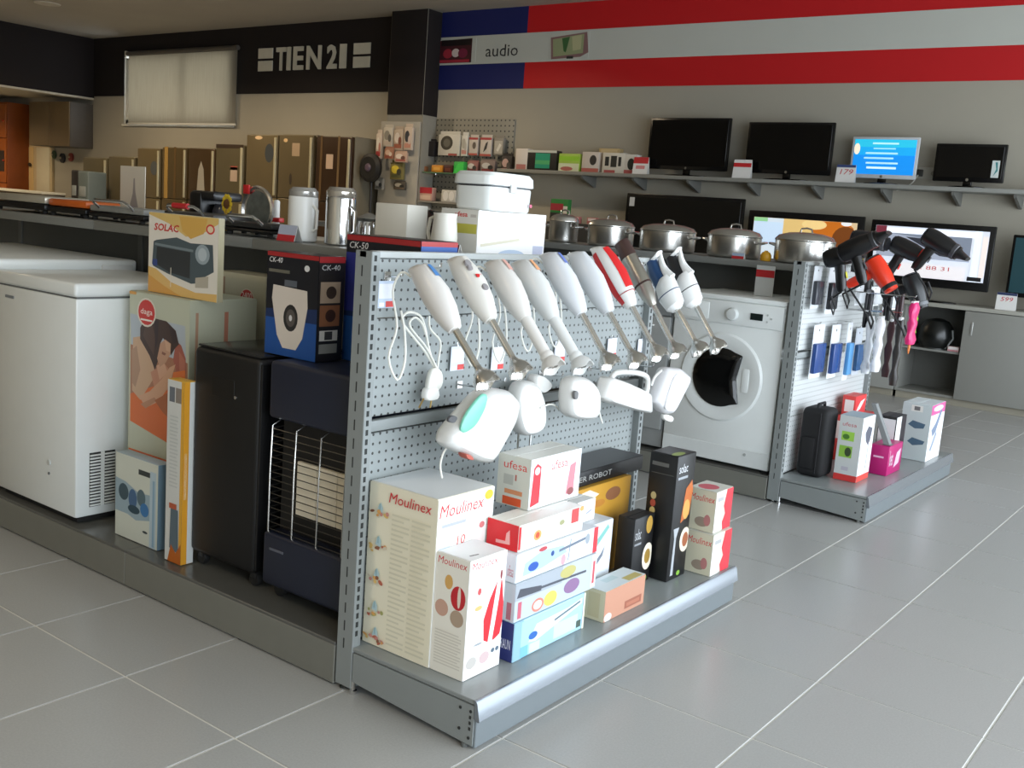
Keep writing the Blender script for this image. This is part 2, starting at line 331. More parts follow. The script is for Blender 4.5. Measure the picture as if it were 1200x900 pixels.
# ------------------------------------------------------------------ shelving: two display rows with end units facing +X
XP = -1.872            # face of the end units' back panels
XB = -1.42             # front of their base decks
DZ = .13               # deck height
RY = ((1.86, 3.32), (4.74, 6.22))
PERF = perf_mat('909695', 'Y', .0255, .0040); PERF2 = perf_mat('c2c5c4', 'Y', .0255, .0032)
def slots(mb, face, x, y, z0, z1, dz, w, h):
    z = z0
    while z < z1:
        if face == 'y': mb.box(x-w/2, x+w/2, y-.0006, y+.001, z, z+h, SLOT)
        else: mb.box(x-.001, x+.0006, y-w/2, y+w/2, z, z+h, SLOT)
        z += dz
def end_unit(y0, y1, label, second=False, pw=None):
    t = thing('display_end_unit', label, 'shelving unit', (XP, y0, 0)); L = y1-y0; D = XB-XP; HT = 1.185
    pm = PERF2 if second else PERF
    pw = pw or L
    for k, yy in enumerate((0, pw-.03)):
        m = MB(); m.box(-.035, .026, yy, yy+.03, .012, HT, GREY, .002, 1); u = m.build('upright', t)
        if k == 0:
            m = MB(); slots(m, 'y', -.008, yy, .12, HT-.03, .05, .004, .028); m.build('slot_row', u)['kind'] = 'stuff'
        m = MB(); slots(m, 'x', .026, yy+.012, .16, HT-.02, .025, .009, .015); m.build('slot_row', u)['kind'] = 'stuff'
        m = MB(); m.lathe([(.016, 0), (.018, .004), (.007, .007), (.007, .03)], CHROME, 12, (-.006, yy+.015, 0)); m.build('levelling_foot', u)
    # perforated back panels stacked one above the other with a rail between them
    for z0, z1 in ((.135, .42), (.422, .705), (.75, 1.01), (1.012, HT-.02)):
        m = MB(); m.box(-.012, .0, .03, pw-.03, z0, z1, pm, .0015, 1); m.build('perforated_panel', t)
    m = MB(); m.box(-.012, .012, .031, pw-.031, .712, .742, GREY, .003); m.build('price_rail', t)
    m = MB(); m.box(-.02, .006, .0, pw, HT-.018, HT, mat('a9adab', .35), .002, 1); m.build('top_cap', t)
    # base: deck, shiny front channel, kick plate, side plates
    m = MB(); m.box(0, D-.004, .002, L-.002, DZ-.012, DZ, DECK, .002, 1); m.build('base_deck', t)
    m = MB(); m.prism([(D-.003, DZ-.045), (D+.012, DZ-.052), (D+.016, DZ-.048), (D+.006, DZ-.004), (D+.001, DZ+.001), (D-.003, DZ+.001)], .0, L, 'y', mat('868c92', .25, .5, .02)); ch = m.build('front_channel', t)
    m = MB(); m.box(D-.012, D+.004, .004, L-.004, .006, DZ-.040, mat('70777a', .4, 0, .03), .002, 1); m.build('kick_plate', t)
    for yy in (0, L-.012):
        m = MB(); m.prism([(.03, .035), (D-.02, .012), (D-.002, .012), (D-.002, DZ-.014), (.03, DZ-.014)], yy, yy+.012, 'y', GREY); sp_ = m.build('side_plate', t)
        if yy == 0:
            m = MB()
            for xx, zz in ((D-.045, .1), (D-.045, .045), (D-.014, .03), (D-.012, .1)):
                m.lathe([(.004, -.002), (.004, .001)], SLOT, 8, (xx, yy, zz), 'y')
            for zz in (.05, .065, .08): m.box(D-.016, D-.010, yy-.0012, yy+.001, zz, zz+.008, SLOT)
            m.build('bolt_holes', sp_)['kind'] = 'stuff'
            m = MB(); m.lathe([(.009, 0), (.009, .012)], GREYD, 10, (D-.03, .006, 0)); m.build('foot', t)
            m = MB(); m.lathe([(.011, 0), (.011, .01), (.006, .012), (.006, .04)], CHROME, 10, (.03, .006, 0)); m.build('foot', t)
    return t
eu1 = end_unit(*RY[0], 'grey end display unit with perforated panel hung with hand blenders')
eu2 = end_unit(*RY[1], 'grey end display unit holding hair dryers beside the washing machine', True, PX(1014, 450, XP).y-RY[1][0])
def display_row(y0, y1, x0, lab_base, lab_spine, lab_shelf):
    x1 = XP-.04; ym = (y0+y1)/2-.01
    t = thing('row_plinth', lab_base, 'plinth', ((x0+x1)/2, (y0+y1)/2, 0)); w, d = (x1-x0)/2, (y1-y0)/2
    n = max(1, round((x1-x0)/1.0))
    for k in range(n):
        a = -w+2*w*k/n
        m = MB(); m.box(a+.001, a+2*w/n-.001, -d, -d+.015, .005, .115, mat('77776f', .35), .002, 1); m.build('kick_plate', t)
        m = MB(); m.box(a+.001, a+2*w/n-.001, d-.015, d, .005, .115, mat('77776f', .35), .002, 1); m.build('kick_plate', t)
        for s in (-1, 1):
            m = MB(); m.box(a+.001, a+2*w/n-.001, min(0, s*d), max(0, s*d), .115, .125, mat('5c5c58', .22), .002, 1); m.build('deck_panel', t)
    t = thing('row_spine', lab_spine, 'shelf panel', ((x0+x1)/2, ym, .126)); 
    for k in range(n):
        a = -w+2*w*k/n
        m = MB(); m.box(a+.002, a+2*w/n-.002, -.015, .015, 0, .985, GREYD, .002, 1); m.build('back_panel', t)
        m = MB(); m.box(a+2*w/n-.03, a+2*w/n, -.022, .022, 0, .99, mat('6d6f6c', .45), .002, 1) if k < n-1 else m.box(a+2*w/n-.04, a+2*w/n-.01, -.022, .022, 0, .99, mat('6d6f6c', .45), .002, 1); m.build('post', t)
    t = thing('top_shelf', lab_shelf, 'shelf', ((x0+x1)/2, ym, 1.118))
    for k in range(n):
        a = -w+2*w*k/n
        m = MB(); m.box(a+.001, a+2*w/n-.001, -.245, .37, 0, .036, mat('7f817e', .4), .003); m.build('shelf_board', t)
    return ym
YM1 = display_row(*RY[0], -5.9, 'low grey glossy plinth under the heaters and white freezer', 'dark grey spine panel behind the heaters and white freezer', 'grey top shelf carrying grills, canisters and the bread box')
YM2 = display_row(*RY[1], -5.9, 'low grey plinth under the front-loading washing machine', 'dark grey spine panel behind the washing machine', 'grey top shelf carrying the row of steel cooking pots')
SZ = 1.155            # top of both top shelves
PZ0 = .126            # top of the plinths
def hook(unit, X, Y, Zz, ln, up=.012):
    l = unit.matrix_world if False else unit.location
    m = MB(); x, y, z = X-l.x, Y-l.y, Zz-l.z
    m.tube([(x, y, z), (x+ln*.85, y, z+.004), (x+ln*.97, y, z+.006), (x+ln, y, z+up+.006)], .003, CHROME, 6)
    m.box(x, x+.004, y-.012, y+.012, z-.012, z+.012, CHROME, .001, 1)
    return m.build('peg_hook', unit)
# ------------------------------------------------------------------ hand blenders
def hand_blender(label, top, end, body, accent, shaft='steel', kind='plain', cord=True):
    a = Vector(top); b = Vector(end); L = (b-a).length
    t = thing('hand_blender', label, 'hand blender', a, 0, 'hand blenders on the end unit')
    s = (b-a).normalized(); u = Vector((0, 1, 0)); w = u.cross(s).normalized()
    if w.z < 0: w = -w
    T = Matrix(((u.x, w.x, s.x, 0), (u.y, w.y, s.y, 0), (u.z, w.z, s.z, 0), (0, 0, 0, 1)))
    bm_mat = mat(body, .28, 0, .02); hl = L*.54
    n = 24; BS = 1.22
    def ring(z, ru, rw, off): return [(BS*ru*math.cos(2*math.pi*k/n), BS*(off+rw*math.sin(2*math.pi*k/n)), z) for k in range(n)]
    if kind == 'steel':
        prof = [(0, .017, .019, 0), (.004, .020, .022, 0), (.05, .021, .023, 0), (hl*.55, .022, .024, 0), (hl*.8, .020, .021, 0), (hl*.97, .012, .012, 0), (hl, .010, .010, 0)]
        m = MB(T); m.loft([ring(z, a_, b_, o) for z, a_, b_, o in prof], BRUSH); m.build('body', t)
        m = MB(T); m.loft([ring(-.03, .012, .014, 0), ring(-.027, .019, .021, 0), ring(.03, .0218, .0238, 0), ring(.034, .021, .023, 0)], mat('3a2622', .4)); m.build('grip_cap', t)
        m = MB(T); m.loft([ring(hl*.62, .0225, .0245, 0), ring(hl*.65, .0226, .0246, 0)], mat('3a2622', .4)); m.build('band', t)
    elif kind == 'loop':
        # handle with an open grip: a C-shaped back over a coloured insert, then a stout motor cup
        m = MB(T); pts = []
        for q in range(9):
            f_ = q/8; pts.append((0, .036-.012*math.sin(f_*math.pi)+.012*(1-f_), f_*hl*.5))
        m.tube(pts, [.006+.012*(q/8) for q in range(9)], bm_mat, 10)
        m.loft([ring(0, .014, .008, .036), ring(.006, .017, .022, .020), ring(.014, .012, .012, .022)], bm_mat); m.build('grip', t)
        m = MB(T); m.loft([ring(.004, .014, .016, .002), ring(hl*.25, .018, .021, -.004), ring(hl*.5, .021, .024, -.003)], mat(accent, .35)); m.build('grip_insert', t)
        m = MB(T); m.loft([ring(hl*.42, .020, .022, .012), ring(hl*.5, .029, .031, .006), ring(hl*.72, .032, .034, 0), ring(hl*.93, .027, .028, 0), ring(hl, .016, .016, 0)], bm_mat); m.build('motor_cup', t)
        m = MB(T); m.loft([ring(hl*.70, .0325, .0345, 0), ring(hl*.715, .0325, .0345, 0)], mat(accent, .35)); m.build('band', t)
    else:
        prof = [(-.012, .006, .007, -.020), (-.002, .014, .014, -.010), (.015, .020, .024, -.002), (.05, .024, .029, 0), (hl*.5, .028, .032, .002), (hl*.75, .025, .028, .001), (hl*.93, .019, .020, 0), (hl, .015, .015, 0)]
        m = MB(T); m.loft([ring(*p_) for p_ in prof], bm_mat); m.build('body', t)
        if kind == 'stripe':
            for s_ in (-1, 1):
                m = MB(T); m.loft([[(BS*s_*(ru*math.cos(g)+.001), BS*(off+rw*math.sin(g)*1.02), z) for g in (-1.1, -.6, -.1)] for z, ru, rw, off in prof[2:7]], RED, False, False); m.build('red_panel', t)
            m = MB(T); m.loft([[(BS*(ru+.0012)*math.cos(g), BS*(off+(rw+.0012)*math.sin(g)), z) for g in (.8, 1.2, 1.57, 1.95, 2.35)] for z, ru, rw, off in prof[2:6]], RED, False, False); m.build('red_panel', t)
            m = MB(T); m.loft([ring(hl*.80, .0245, .0272, .001), ring(hl*.81, .0245, .0270, .001)], mat('a03030', .4)); m.build('band', t)
        elif kind == 'dots':
            for z, r in ((.045, .012), (.06, .010), (hl*.62, .011)):
                m = MB(T); m.lathe([(r, -.003), (r*.9, .003), (r*.3, .004)], mat('8b8788', .5), 14, (-.014 if z < .1 else -.005, BS*(.026 if z < .1 else .030), z), 'y'); m.build('button', t)
            m = MB(T); m.box(-.018, .004, .038, .0395, hl*.42, hl*.47, RED); m.build('logo', t)
        if accent:
            m = MB(T); m.loft([[(BS*rw_*math.cos(g), BS*(.002+rw_*1.14*math.sin(g)), z) for g in (.75, 1.1, 1.45, 1.8)] for z, rw_ in ((.02, .0215), (.04, .0245), (.062, .0262))], mat(accent, .4), False, False); m.build('button_pad', t)
        m = MB(T); m.lathe([(.006, -.041), (.005, -.032)], BLACK, 10, (0, 0, .045), 'y'); m.build('cord_inlet', t)
    sm = STEEL if shaft == 'steel' else bm_mat; r0 = .0078 if shaft == 'steel' else .014
    m = MB(T); m.loft([ring(hl-.004, r0, r0, 0), ring(L-.05, r0*.92, r0*.92, 0)], sm); m.build('shaft', t)
    m = MB(T); R_ = .028
    def scal(z, r): return [(BS*r*math.cos(2*math.pi*k/n), BS*r*math.sin(2*math.pi*k/n), z-.010*(.5+.5*math.cos(8*math.pi*k/n))) for k in range(n)]
    m.loft([ring(z, r, r, 0) for z, r in ((L-.058, r0*.9), (L-.048, r0*1.15), (L-.038, R_*.55), (L-.024, R_*.86))]+[scal(L, R_), scal(L, R_*.93), ring(L-.022, R_*.8, R_*.8, 0), ring(L-.034, R_*.45, R_*.45, 0)], sm, True); g = m.build('blade_guard', t)
    m = MB(T); m.box(-.02, .02, -.004, .004, L-.012, L-.010, STEEL); m.lathe([(.004, L-.035), (.004, L-.008)], STEEL, 8); m.build('blade', g)
    if cord:
        m = MB(); y = -.012
        pts = [(-.02, 0, -.03), (-.045, y, -.02), (-.06, y*2, -.07), (-.05, y, -.16), (-.062, y*2, -.24), (-.05, 0, -.30), (-.045, .02, -.25), (-.055, .022, -.17), (-.06, .01, -.12)]
        P_ = [Vector(p_) for p_ in pts]; sm_ = []
        for i in range(len(P_)-1):
            p0, p1, p2, p3 = P_[max(i-1, 0)], P_[i], P_[i+1], P_[min(i+2, len(P_)-1)]
            for k in range(4):
                q = k/4; sm_.append(.5*((2*p1)+(p2-p0)*q+(2*p0-5*p1+4*p2-p3)*q*q+(3*p1-p0-3*p2+p3)*q**3))
        m.tube(sm_+[P_[-1]], .0032, CORD, 6); m.build('power_cord', t)
    return t
BL = [((490, 312), (572, 452), 'd6d2cd', '4a7fb8', 'steel', 'plain', 'white hand blender with blue button pad and steel shaft'),
      ((535, 302), (612, 440), 'd8d5ce', None, 'steel', 'dots', 'white hand blender with round grey buttons and steel shaft'),
      ((578, 306), (650, 434), 'd6d3ce', 'd9a79a', 'white', 'plain', 'all-white hand blender with faint pink pad and plastic foot'),
      ((610, 306), (684, 434), 'd2d3d1', 'e0a478', 'white', 'plain', 'all-white hand blender with orange pad and plastic foot'),
      ((643, 297), (716, 430), 'd2d5d9', '6a7ec0', 'steel', 'plain', 'white hand blender with violet-blue pad, fifth from the slotted upright'),
      ((675, 296), (748, 428), 'cdd0d3', None, 'steel', 'plain', 'plain pale grey hand blender beside the red one'),
      ((702, 290), (776, 424), 'd9d9d6', None, 'steel', 'stripe', 'red and silver hand blender with steel shaft'),
      ((732, 292), (797, 420), 'b3b0a8', None, 'steel', 'steel', 'brushed steel stick blender with dark brown cap'),
      ((762, 305), (822, 414), 'dfe0de', '1f3f66', 'steel', 'loop', 'white loop-handled hand blender with navy blue grip'),
      ((785, 300), (843, 411), 'e6e6e4', '17181b', 'steel', 'loop', 'white loop-handled hand blender with black grip')]
for tp, bp_, c1, c2, shf, kd, lb in BL:
    a = PX(*tp, -1.765); b = PX(*bp_, -1.50); s = (b-a).normalized(); b = a+s*min(.41, max(.37, (b-a).length))
    hand_blender(lb, a, b, c1, c2, shf, kd, kd == 'plain')
    hook(eu1, XP+.0005, a.y, a.z-.035, .055)
# ------------------------------------------------------------------ hand mixers on the lower hooks
def slab(t, pxs, X, th, m, name='body', round_=.86, cut=.22):
    """body with rounded rims whose outline is seen square-on to the aisle; stands th deep in X"""
    l = t.location; pts = [PX(x, y, X) for x, y in pxs]; c = sum(pts, Vector())/len(pts)
    # round the outline off (two corner-cutting passes)
    for _ in range(2):
        q = []
        for i in range(len(pts)): a, b = pts[i], pts[(i+1) % len(pts)]; q += [a*(1-cut)+b*cut, a*cut+b*(1-cut)]
        pts = q
    mb = MB(); R = []
    for dx, k in ((0, .80), (th*.12, .94), (th*.3, 1), (th*.7, 1), (th*.9, .95), (th, round_)):
        R.append([(X-th/2+dx-l.x, c.y+(p.y-c.y)*k-l.y, c.z+(p.z-c.z)*k-l.z) for p in pts])
    mb.loft(R, m); return mb.build(name, t)
def pxtube(t, pxs, X, r, m, name, n=7):
    l = t.location; P_ = [(PX(x, y, (X[i] if isinstance(X, list) else X))-l) for i, (x, y) in enumerate(pxs)]; o = []
    for i in range(len(P_)-1):
        p0, p1, p2, p3 = P_[max(i-1, 0)], P_[i], P_[i+1], P_[min(i+2, len(P_)-1)]
        for k in range(4):
            q = k/4; o.append(.5*((2*p1)+(p2-p0)*q+(2*p0-5*p1+4*p2-p3)*q*q+(3*p1-p0-3*p2+p3)*q**3))
    mb = MB(); mb.tube(o+[P_[-1]], r, m, n); return mb.build(name, t)
MX = -1.72; MIXW = mat('d2d1cd', .3, 0, .02); GM = 'hand mixers on the end unit'
def mixer(label, org): 
    a = PX(*org, MX); t = thing('hand_mixer', label, 'hand mixer', a, 0, GM)
    hook(eu1, XP+.0005, a.y, a.z+.004, .085); return t
t = mixer('white hand mixer with turquoise oval panel, hung tilted', (586, 462))
slab(t, [(564, 454), (590, 456), (602, 470), (597, 492), (569, 542), (553, 539), (516, 521), (519, 506)], MX, .075, MIXW, cut=.14)
slab(t, [(563, 461), (571, 462), (568, 478), (556, 500), (543, 508), (538, 504), (544, 486)], MX+.036, .012, mat('7cc4ae', .35), 'turquoise_panel')
slab(t, [(527, 486), (536, 488), (532, 496), (523, 494)], MX+.036, .010, mat('4a4a4c', .5), 'switch')
slab(t, [(540, 530), (548, 532), (552, 539), (543, 537)], MX+.03, .03, mat('b05848', .5), 'eject_button')
pxtube(t, [(528, 520), (520, 530), (516, 545), (518, 560)], MX-.02, .0028, CORD, 'power_cord')
t = mixer('slim white hand mixer hung upright beside the turquoise one', (614, 455))
slab(t, [(603, 446), (624, 446), (633, 472), (633, 500), (622, 509), (606, 510), (598, 482)], MX-.072, .06, MIXW)
slab(t, [(622, 437), (634, 440), (645, 452), (632, 462), (622, 452)], MX-.072, .04, MIXW, 'handle_end')
pxtube(t, [(633, 478), (643, 474), (650, 475), (655, 480)], MX-.04, .0028, CORD, 'power_cord')
for dx in (-6, 8): pxtube(t, [(614+dx, 506), (613+dx, 520), (612+dx, 533)], MX-.072, .004, CHROME, 'beater_socket')
t = mixer('broad white hand mixer with rounded back, hung nose down', (680, 448))
slab(t, [(664, 440), (684, 441), (698, 458), (697, 490), (674, 491), (661, 486), (660, 462)], MX, .06, MIXW)
slab(t, [(672, 458), (677, 458), (676, 468), (672, 468)], MX+.036, .010, mat('6c6c6c', .5), 'switch')
t = mixer('white hand mixer with open loop handle facing the aisle', (735, 440))
slab(t, [(708, 440), (727, 446), (757, 460), (758, 484), (735, 479), (700, 468)], MX, .07, MIXW, cut=.12)
pxtube(t, [(714, 452), (720, 438), (738, 436), (756, 440), (759, 450), (756, 466)], MX, .0095, MIXW, 'loop_handle', 10)
pxtube(t, [(703, 464), (701, 474), (703, 486), (706, 496)], MX, .0028, CORD, 'power_cord')
t = mixer('white hand mixer with flat angular body at the far end', (785, 436))
slab(t, [(777, 430), (793, 431), (805, 442), (783, 484), (773, 484), (762, 470)], MX, .06, mat('d6d5d6', .3, 0, .02), cut=.1)
slab(t, [(792, 434), (804, 445), (783, 481), (778, 478)], MX+.034, .012, mat('efeff0', .25), 'top_trim')
pxtube(t, [(775, 434), (767, 442), (763, 452)], MX, .005, MIXW, 'handle_stay')
slab(t, [(776, 484), (788, 488), (786, 495), (776, 492)], MX, .02, PAPER, 'plug')
# price tags clipped to the pegs, swinging loose
for px, py, c, lb in ((452, 345, 'c3d0e4', 'next to the slotted upright'), (536, 420, 'd8dce8', 'behind the blue-padded blender'), (583, 420, 'dfe1ea', 'behind the grey-buttoned blender'), (656, 412, 'd6d8e2', 'behind the orange-padded blender'), (717, 408, 'dfe1ea', 'behind the violet-padded blender'), (752, 408, 'd9dbe6', 'behind the red blender')):
    p = PX(px, py, XP+.008); t = thing('price_tag', 'small pale price tag with red corner '+lb, 'price tag', p, 0, 'price tags on the perforated panel')
    m = MB(); m.box(-.001, .001, -.03, .03, -.035, .035, mat(c, .5), .0004, 1); m.build('card', t)
    draw(t, (.0012, -.03, -.035), (0, .06, 0), (0, 0, .07), [('r', .5, .03, .98, .25, 'd0403c'), ('r', .05, .35, .9, .9, 'e8ebf2'), ('r', .1, .05, .4, .2, 'f2f2f0')], 'print')
    m = MB(); m.tube([(0, 0, .034), (-.004, 0, .045), (-.007, 0, .045)], .0012, CHROME, 5); m.build('clip', t)
# hank of flex with its plug, hung from the first peg
a = PX(486, 372, -1.835)
t = thing('coiled_flex', 'white coiled power flex with bare plug hanging under the first blender', 'cord', a)
pxtube(t, [(510, 432), (498, 412), (482, 392), (471, 376), (478, 366), (492, 370), (498, 384), (503, 410), (512, 440)], -1.835, .0035, CORD, 'outer_loop')
pxtube(t, [(514, 436), (500, 408), (484, 388), (480, 378), (487, 372), (495, 380), (499, 392)], -1.828, .0032, CORD, 'inner_loop')
pxtube(t, [(503, 370), (504, 385), (516, 400), (514, 420), (512, 438)], -1.84, .003, CORD, 'strand')
slab(t, [(504, 430), (516, 432), (518, 450), (508, 462), (498, 458)], -1.83, .018, CORD, 'tie_wrap')
slab(t, [(497, 454), (511, 452), (513, 468), (495, 470)], -1.83, .024, PAPER, 'plug')
for k in range(2): pxtube(t, [(497+k*9, 466), (491+k*13, 478)], -1.83, .0025, mat('c9a86a', .3, 1, 0), 'plug_pin')
# ------------------------------------------------------------------ cartons on the near end unit
MOU = 'cb2a30'
def lines(u0, u1, v0, v1, n, h, w=.5): return [('r', u0, v0+(v1-v0)*k/n, u1-(.08 if k % 3 == 2 else 0), v0+(v1-v0)*(k+w)/n, h) for k in range(n)]
D1 = DZ
def food(u, v, sd):
    r = random.Random(sd); o = [('p', [(u-.03, v+.01), (u+.05, v+.0), (u+.055, v+.04), (u+.02, v+.07), (u-.01, v+.05)], 'b4ccd0'), ('r', u+.0, v+.02, u+.02, v+.06, '8fb0b8')]
    for k in range(9):
        o.append(('e', u+r.uniform(-.14, .14), v+r.uniform(-.035, .012), r.uniform(.015, .04), r.uniform(.006, .014), r.choice(['b8664e', 'd9a25c', 'a8a866', '8a5a40', 'e0bc70', 'c88a80', 'd8cbb4']), r.uniform(-.6, .6)))
    return o
b = [-1.862, -1.622, 1.912, 2.14, D1, .581]
carton('appliance_box', 'tall cream and white blender carton with red script, against slotted upright', 'box', b, 'ece7d6',
       front=[('r', 0, 0, 1, 1, 'ebe4cc')]+lines(.36, .62, .04, .86, 28, 'd8d2ba', .4)+lines(.66, .93, .04, .86, 28, 'd8d2ba', .4)+[('t', 'Moulinex', .31, .905, .92, .965, MOU, .3, .0),
              ]+food(.17, .82, 1)+food(.17, .62, 2)+food(.17, .42, 3)+food(.17, .22, 4)+food(.2, .06, 5),
       side=[('r', 0, 0, 1, 1, 'f1efe9'), ('t', 'Moulinex', .03, .885, .80, .96, MOU, .35), ('e', .9, .955, .08, .03, 'eab030'), ('r', .08, .825, .5, .845, 'a9aeb4'), ('t', '10', .36, .70, .5, .755, 'c0392f', .2),
             ('e', .14, .7, .1, .035, 'ccd6e0'), ('e', .8, .78, .05, .02, 'd08080')],
       top=[('r', .02, .02, .98, .98, 'd7dadb')])
b = [-1.620, -1.510, 1.916, 2.066, D1, .448]
carton('appliance_box', 'small white hand mixer carton with red drop shape in front of cream carton', 'box', b, 'efece6',
       front=[('r', 0, 0, 1, 1, 'ece8dc'), ('t', 'Moulinex', .06, .915, .92, .975, MOU, .3), ('e', .42, .78, .12, .06, 'd8a860'), ('e', .72, .67, .22, .1, 'c32a30'), ('e', .75, .68, .05, .09, 'e8d8c8'),
              ('e', .25, .55, .2, .07, 'c9a08c'), ('e', .72, .5, .2, .07, 'b09a84')]+lines(.1, .9, .08, .38, 12, 'd5d0c4', .4),
       side=[('r', 0, 0, 1, 1, 'f3f1ee'), ('t', 'Moulinex', .06, .915, .74, .975, MOU, .35), ('p', [(.5, .28), (.62, .25), (.8, .25), (.95, .28), (1, .38), (1, .55), (.92, .74), (.84, .8), (.6, .62), (.46, .46)], 'cf2630'),
             ('p', [(.62, .24), (.74, .25), (.86, .6), (.9, .84), (.82, .86), (.74, .62)], 'efe9e6'), ('e', .88, .8, .03, .04, '7a1a22'), ('e', .3, .72, .05, .03, 'c05050'), ('e', .3, .58, .1, .02, 'c8b070'),
             ('e', .2, .13, .14, .05, 'b9b4ae'), ('e', .55, .13, .14, .05, 'c8b0b0'), ('e', .78, .16, .05, .02, '5a6a78'), ('e', .9, .16, .05, .02, '5a6a78'), ('e', .35, .27, .12, .01, '9aa0a4')],
       top=[('r', .02, .02, .98, .98, 'dfe0e0'), ('l', .75, .2, .8, .4, .006, '555555')])
x0 = -1.615
carton('appliance_box', 'light blue blender carton with navy end, lowest in the stack', 'box', [x0, -1.490, 2.096, 2.44, D1, .240], 'a9cfe0',
       front=[('r', 0, 0, 1, 1, '2a3270'), ('t', 'BRAUN', .62, .3, .93, .55, 'e8e8f0')],
       side=[('r', 0, 0, .12, 1, '8fb6c8'), ('r', .1, .05, .96, .95, 'a5d2e6'), ('p', [(.2, .35), (.3, .75), (.75, .8), (.95, .9), (.95, .75), (.6, .5), (.3, .3)], 'd6e8f0'), ('e', .26, .48, .06, .1, '2f66b0'), ('l', .55, .62, .92, .82, .006, '5c6a74'), ('r', .55, .1, .9, .5, 'c4e2ee'), ('r', .1, .02, .2, .3, '7ab8d8'), ('r', .22, .04, .36, .28, 'c8d8e0'), ('r', .88, .1, .95, .3, '4a5a50'), ('r', .97, 0, 1, 1, 'e2e0c8')])
carton('appliance_box', 'grey blender carton with food pictures, second in the stack', 'box', [x0, -1.494, 2.094, 2.492, .241, .347], 'c4cbd2',
       front=[('r', 0, 0, 1, 1, 'c9ced4'), ('r', .8, .05, .93, .5, 'b8707c')],
       side=[('r', 0, 0, 1, 1, 'b9c2ca'), ('r', 0, .55, .55, 1, 'a3aab2'), ('p', [(.02, .62), (.05, .85), (.3, .72), (.3, .58)], '4a4c56'), ('l', .3, .66, .86, .6, .007, '4c505a'), ('e', .27, .22, .07, .18, 'd08070'), ('e', .27, .22, .05, .12, 'e0d8d0'), ('e', .42, .25, .08, .2, 'dcc860'), ('e', .62, .8, .1, .16, 'b8b070'), ('e', .68, .35, .1, .2, '8a6a90'), ('r', .04, .06, .08, .5, 'c06070'), ('r', .93, .05, .99, .98, 'ebe8ea'), ('r', .945, .15, .975, .8, 'c0505a')])
carton('appliance_box', 'white and blue blender carton with red corner, under the red one', 'box', [x0, -1.500, 2.096, 2.494, .348, .426], 'dfe4ea',
       front=[('r', 0, 0, 1, 1, 'e2e4ea'), ('t', 'ufesa', .78, .2, .95, .6, 'c05a6a')],
       side=[('r', 0, 0, 1, 1, 'dde4ec'), ('p', [(.08, .15), (.1, .6), (.3, .85), (.55, .75), (.6, .45), (.3, .2)], 'a9c4e0'), ('e', .2, .38, .06, .16, '2a55a8'), ('e', .42, .6, .02, .1, '2a4a88'), ('l', .5, .6, .85, .72, .008, '6c7684'), ('e', .86, .66, .03, .2, '98a0a8'), ('e', .56, .2, .03, .2, 'd0a0a8'), ('l', .62, .1, .64, .9, .004, '7c8694'), ('e', .3, .9, .05, .08, 'b84a50'), ('r', .94, .0, 1, 1, 'd43a42')])
carton('appliance_box', 'long white carton with bright red end, on the blender stack', 'box', [x0, -1.510, 2.112, 2.42, .427, .500], 'e4e2da',
       front=[('r', 0, 0, 1, 1, 'd32027'), ('p', [(.3, .15), (.75, .2), (.72, .75), (.62, .6), (.6, .3), (.3, .28)], 'e6a8a4')],
       side=[('r', 0, 0, 1, 1, 'e6e4dd'), ('r', 0, .08, .035, .95, 'd32027'), ('e', .28, .42, .06, .2, 'd9a060'), ('e', .28, .42, .03, .12, 'c05030'), ('p', [(.1, .75), (.4, .85), (.7, .7), (.95, .75), (.95, .62), (.6, .5), (.3, .7)], 'd0d0c4'), ('e', .65, .6, .04, .1, '9a9a70'), ('r', .80, .42, .92, .98, 'c64a4a'), ('e', .97, .9, .04, .1, 'c8a060')])
carton('appliance_box', 'square white carton with red brand print, standing atop the blender stack', 'box', [-1.69, -1.578, 2.24, 2.49, .501, .645], 'd8d8d2',
       front=[('r', 0, 0, 1, 1, 'c9c9bf'), ('t', 'ufesa', .18, .74, .9, .9, 'cf3a32'), ('r', .2, .02, .78, .18, 'd4552c'), ('r', .25, .24, .8, .33, 'd08a60'), ('r', .55, .52, .6, .64, 'b86a60'), ('r', .2, .42, .5, .62, 'b0b0a8')],
       side=[('r', 0, 0, 1, 1, 'e3e8ee'), ('t', 'ufesa', .4, .7, .72, .88, 'd2463f'), ('p', [(.03, .05), (.2, .1), (.2, .82), (.12, .9), (.06, .82)], 'c8303a'), ('e', .13, .75, .05, .08, 'e8c8c8'), ('p', [(.72, .1), (.88, .15), (.9, .75), (.78, .7)], 'd0808a'), ('e', .82, .15, .07, .08, '8a4a4a'), ('r', .76, .8, .97, .97, 'e8c0c8')])
carton('appliance_box', 'low cardboard carton with brown-pink side, at the deck edge', 'box', [-1.55, -1.468, 2.515, 2.75, D1, .226], 'd3cdb8',
       front=[('r', 0, 0, 1, 1, 'd9cfae'), ('r', .3, .1, .8, .9, 'cfc19a')],
       side=[('r', 0, 0, 1, 1, 'c08c74'), ('r', .5, .12, .93, .38, '9a5c48'), ('e', .1, .12, .09, .14, 'e0d8d0'), ('r', .55, .18, .88, .3, 'b07058')],
       top=[('r', 0, 0, 1, 1, 'cdd4d4'), ('r', .2, .3, .5, .6, 'b8c8c8'), ('r', .6, .6, .95, .95, 'b8a868')])
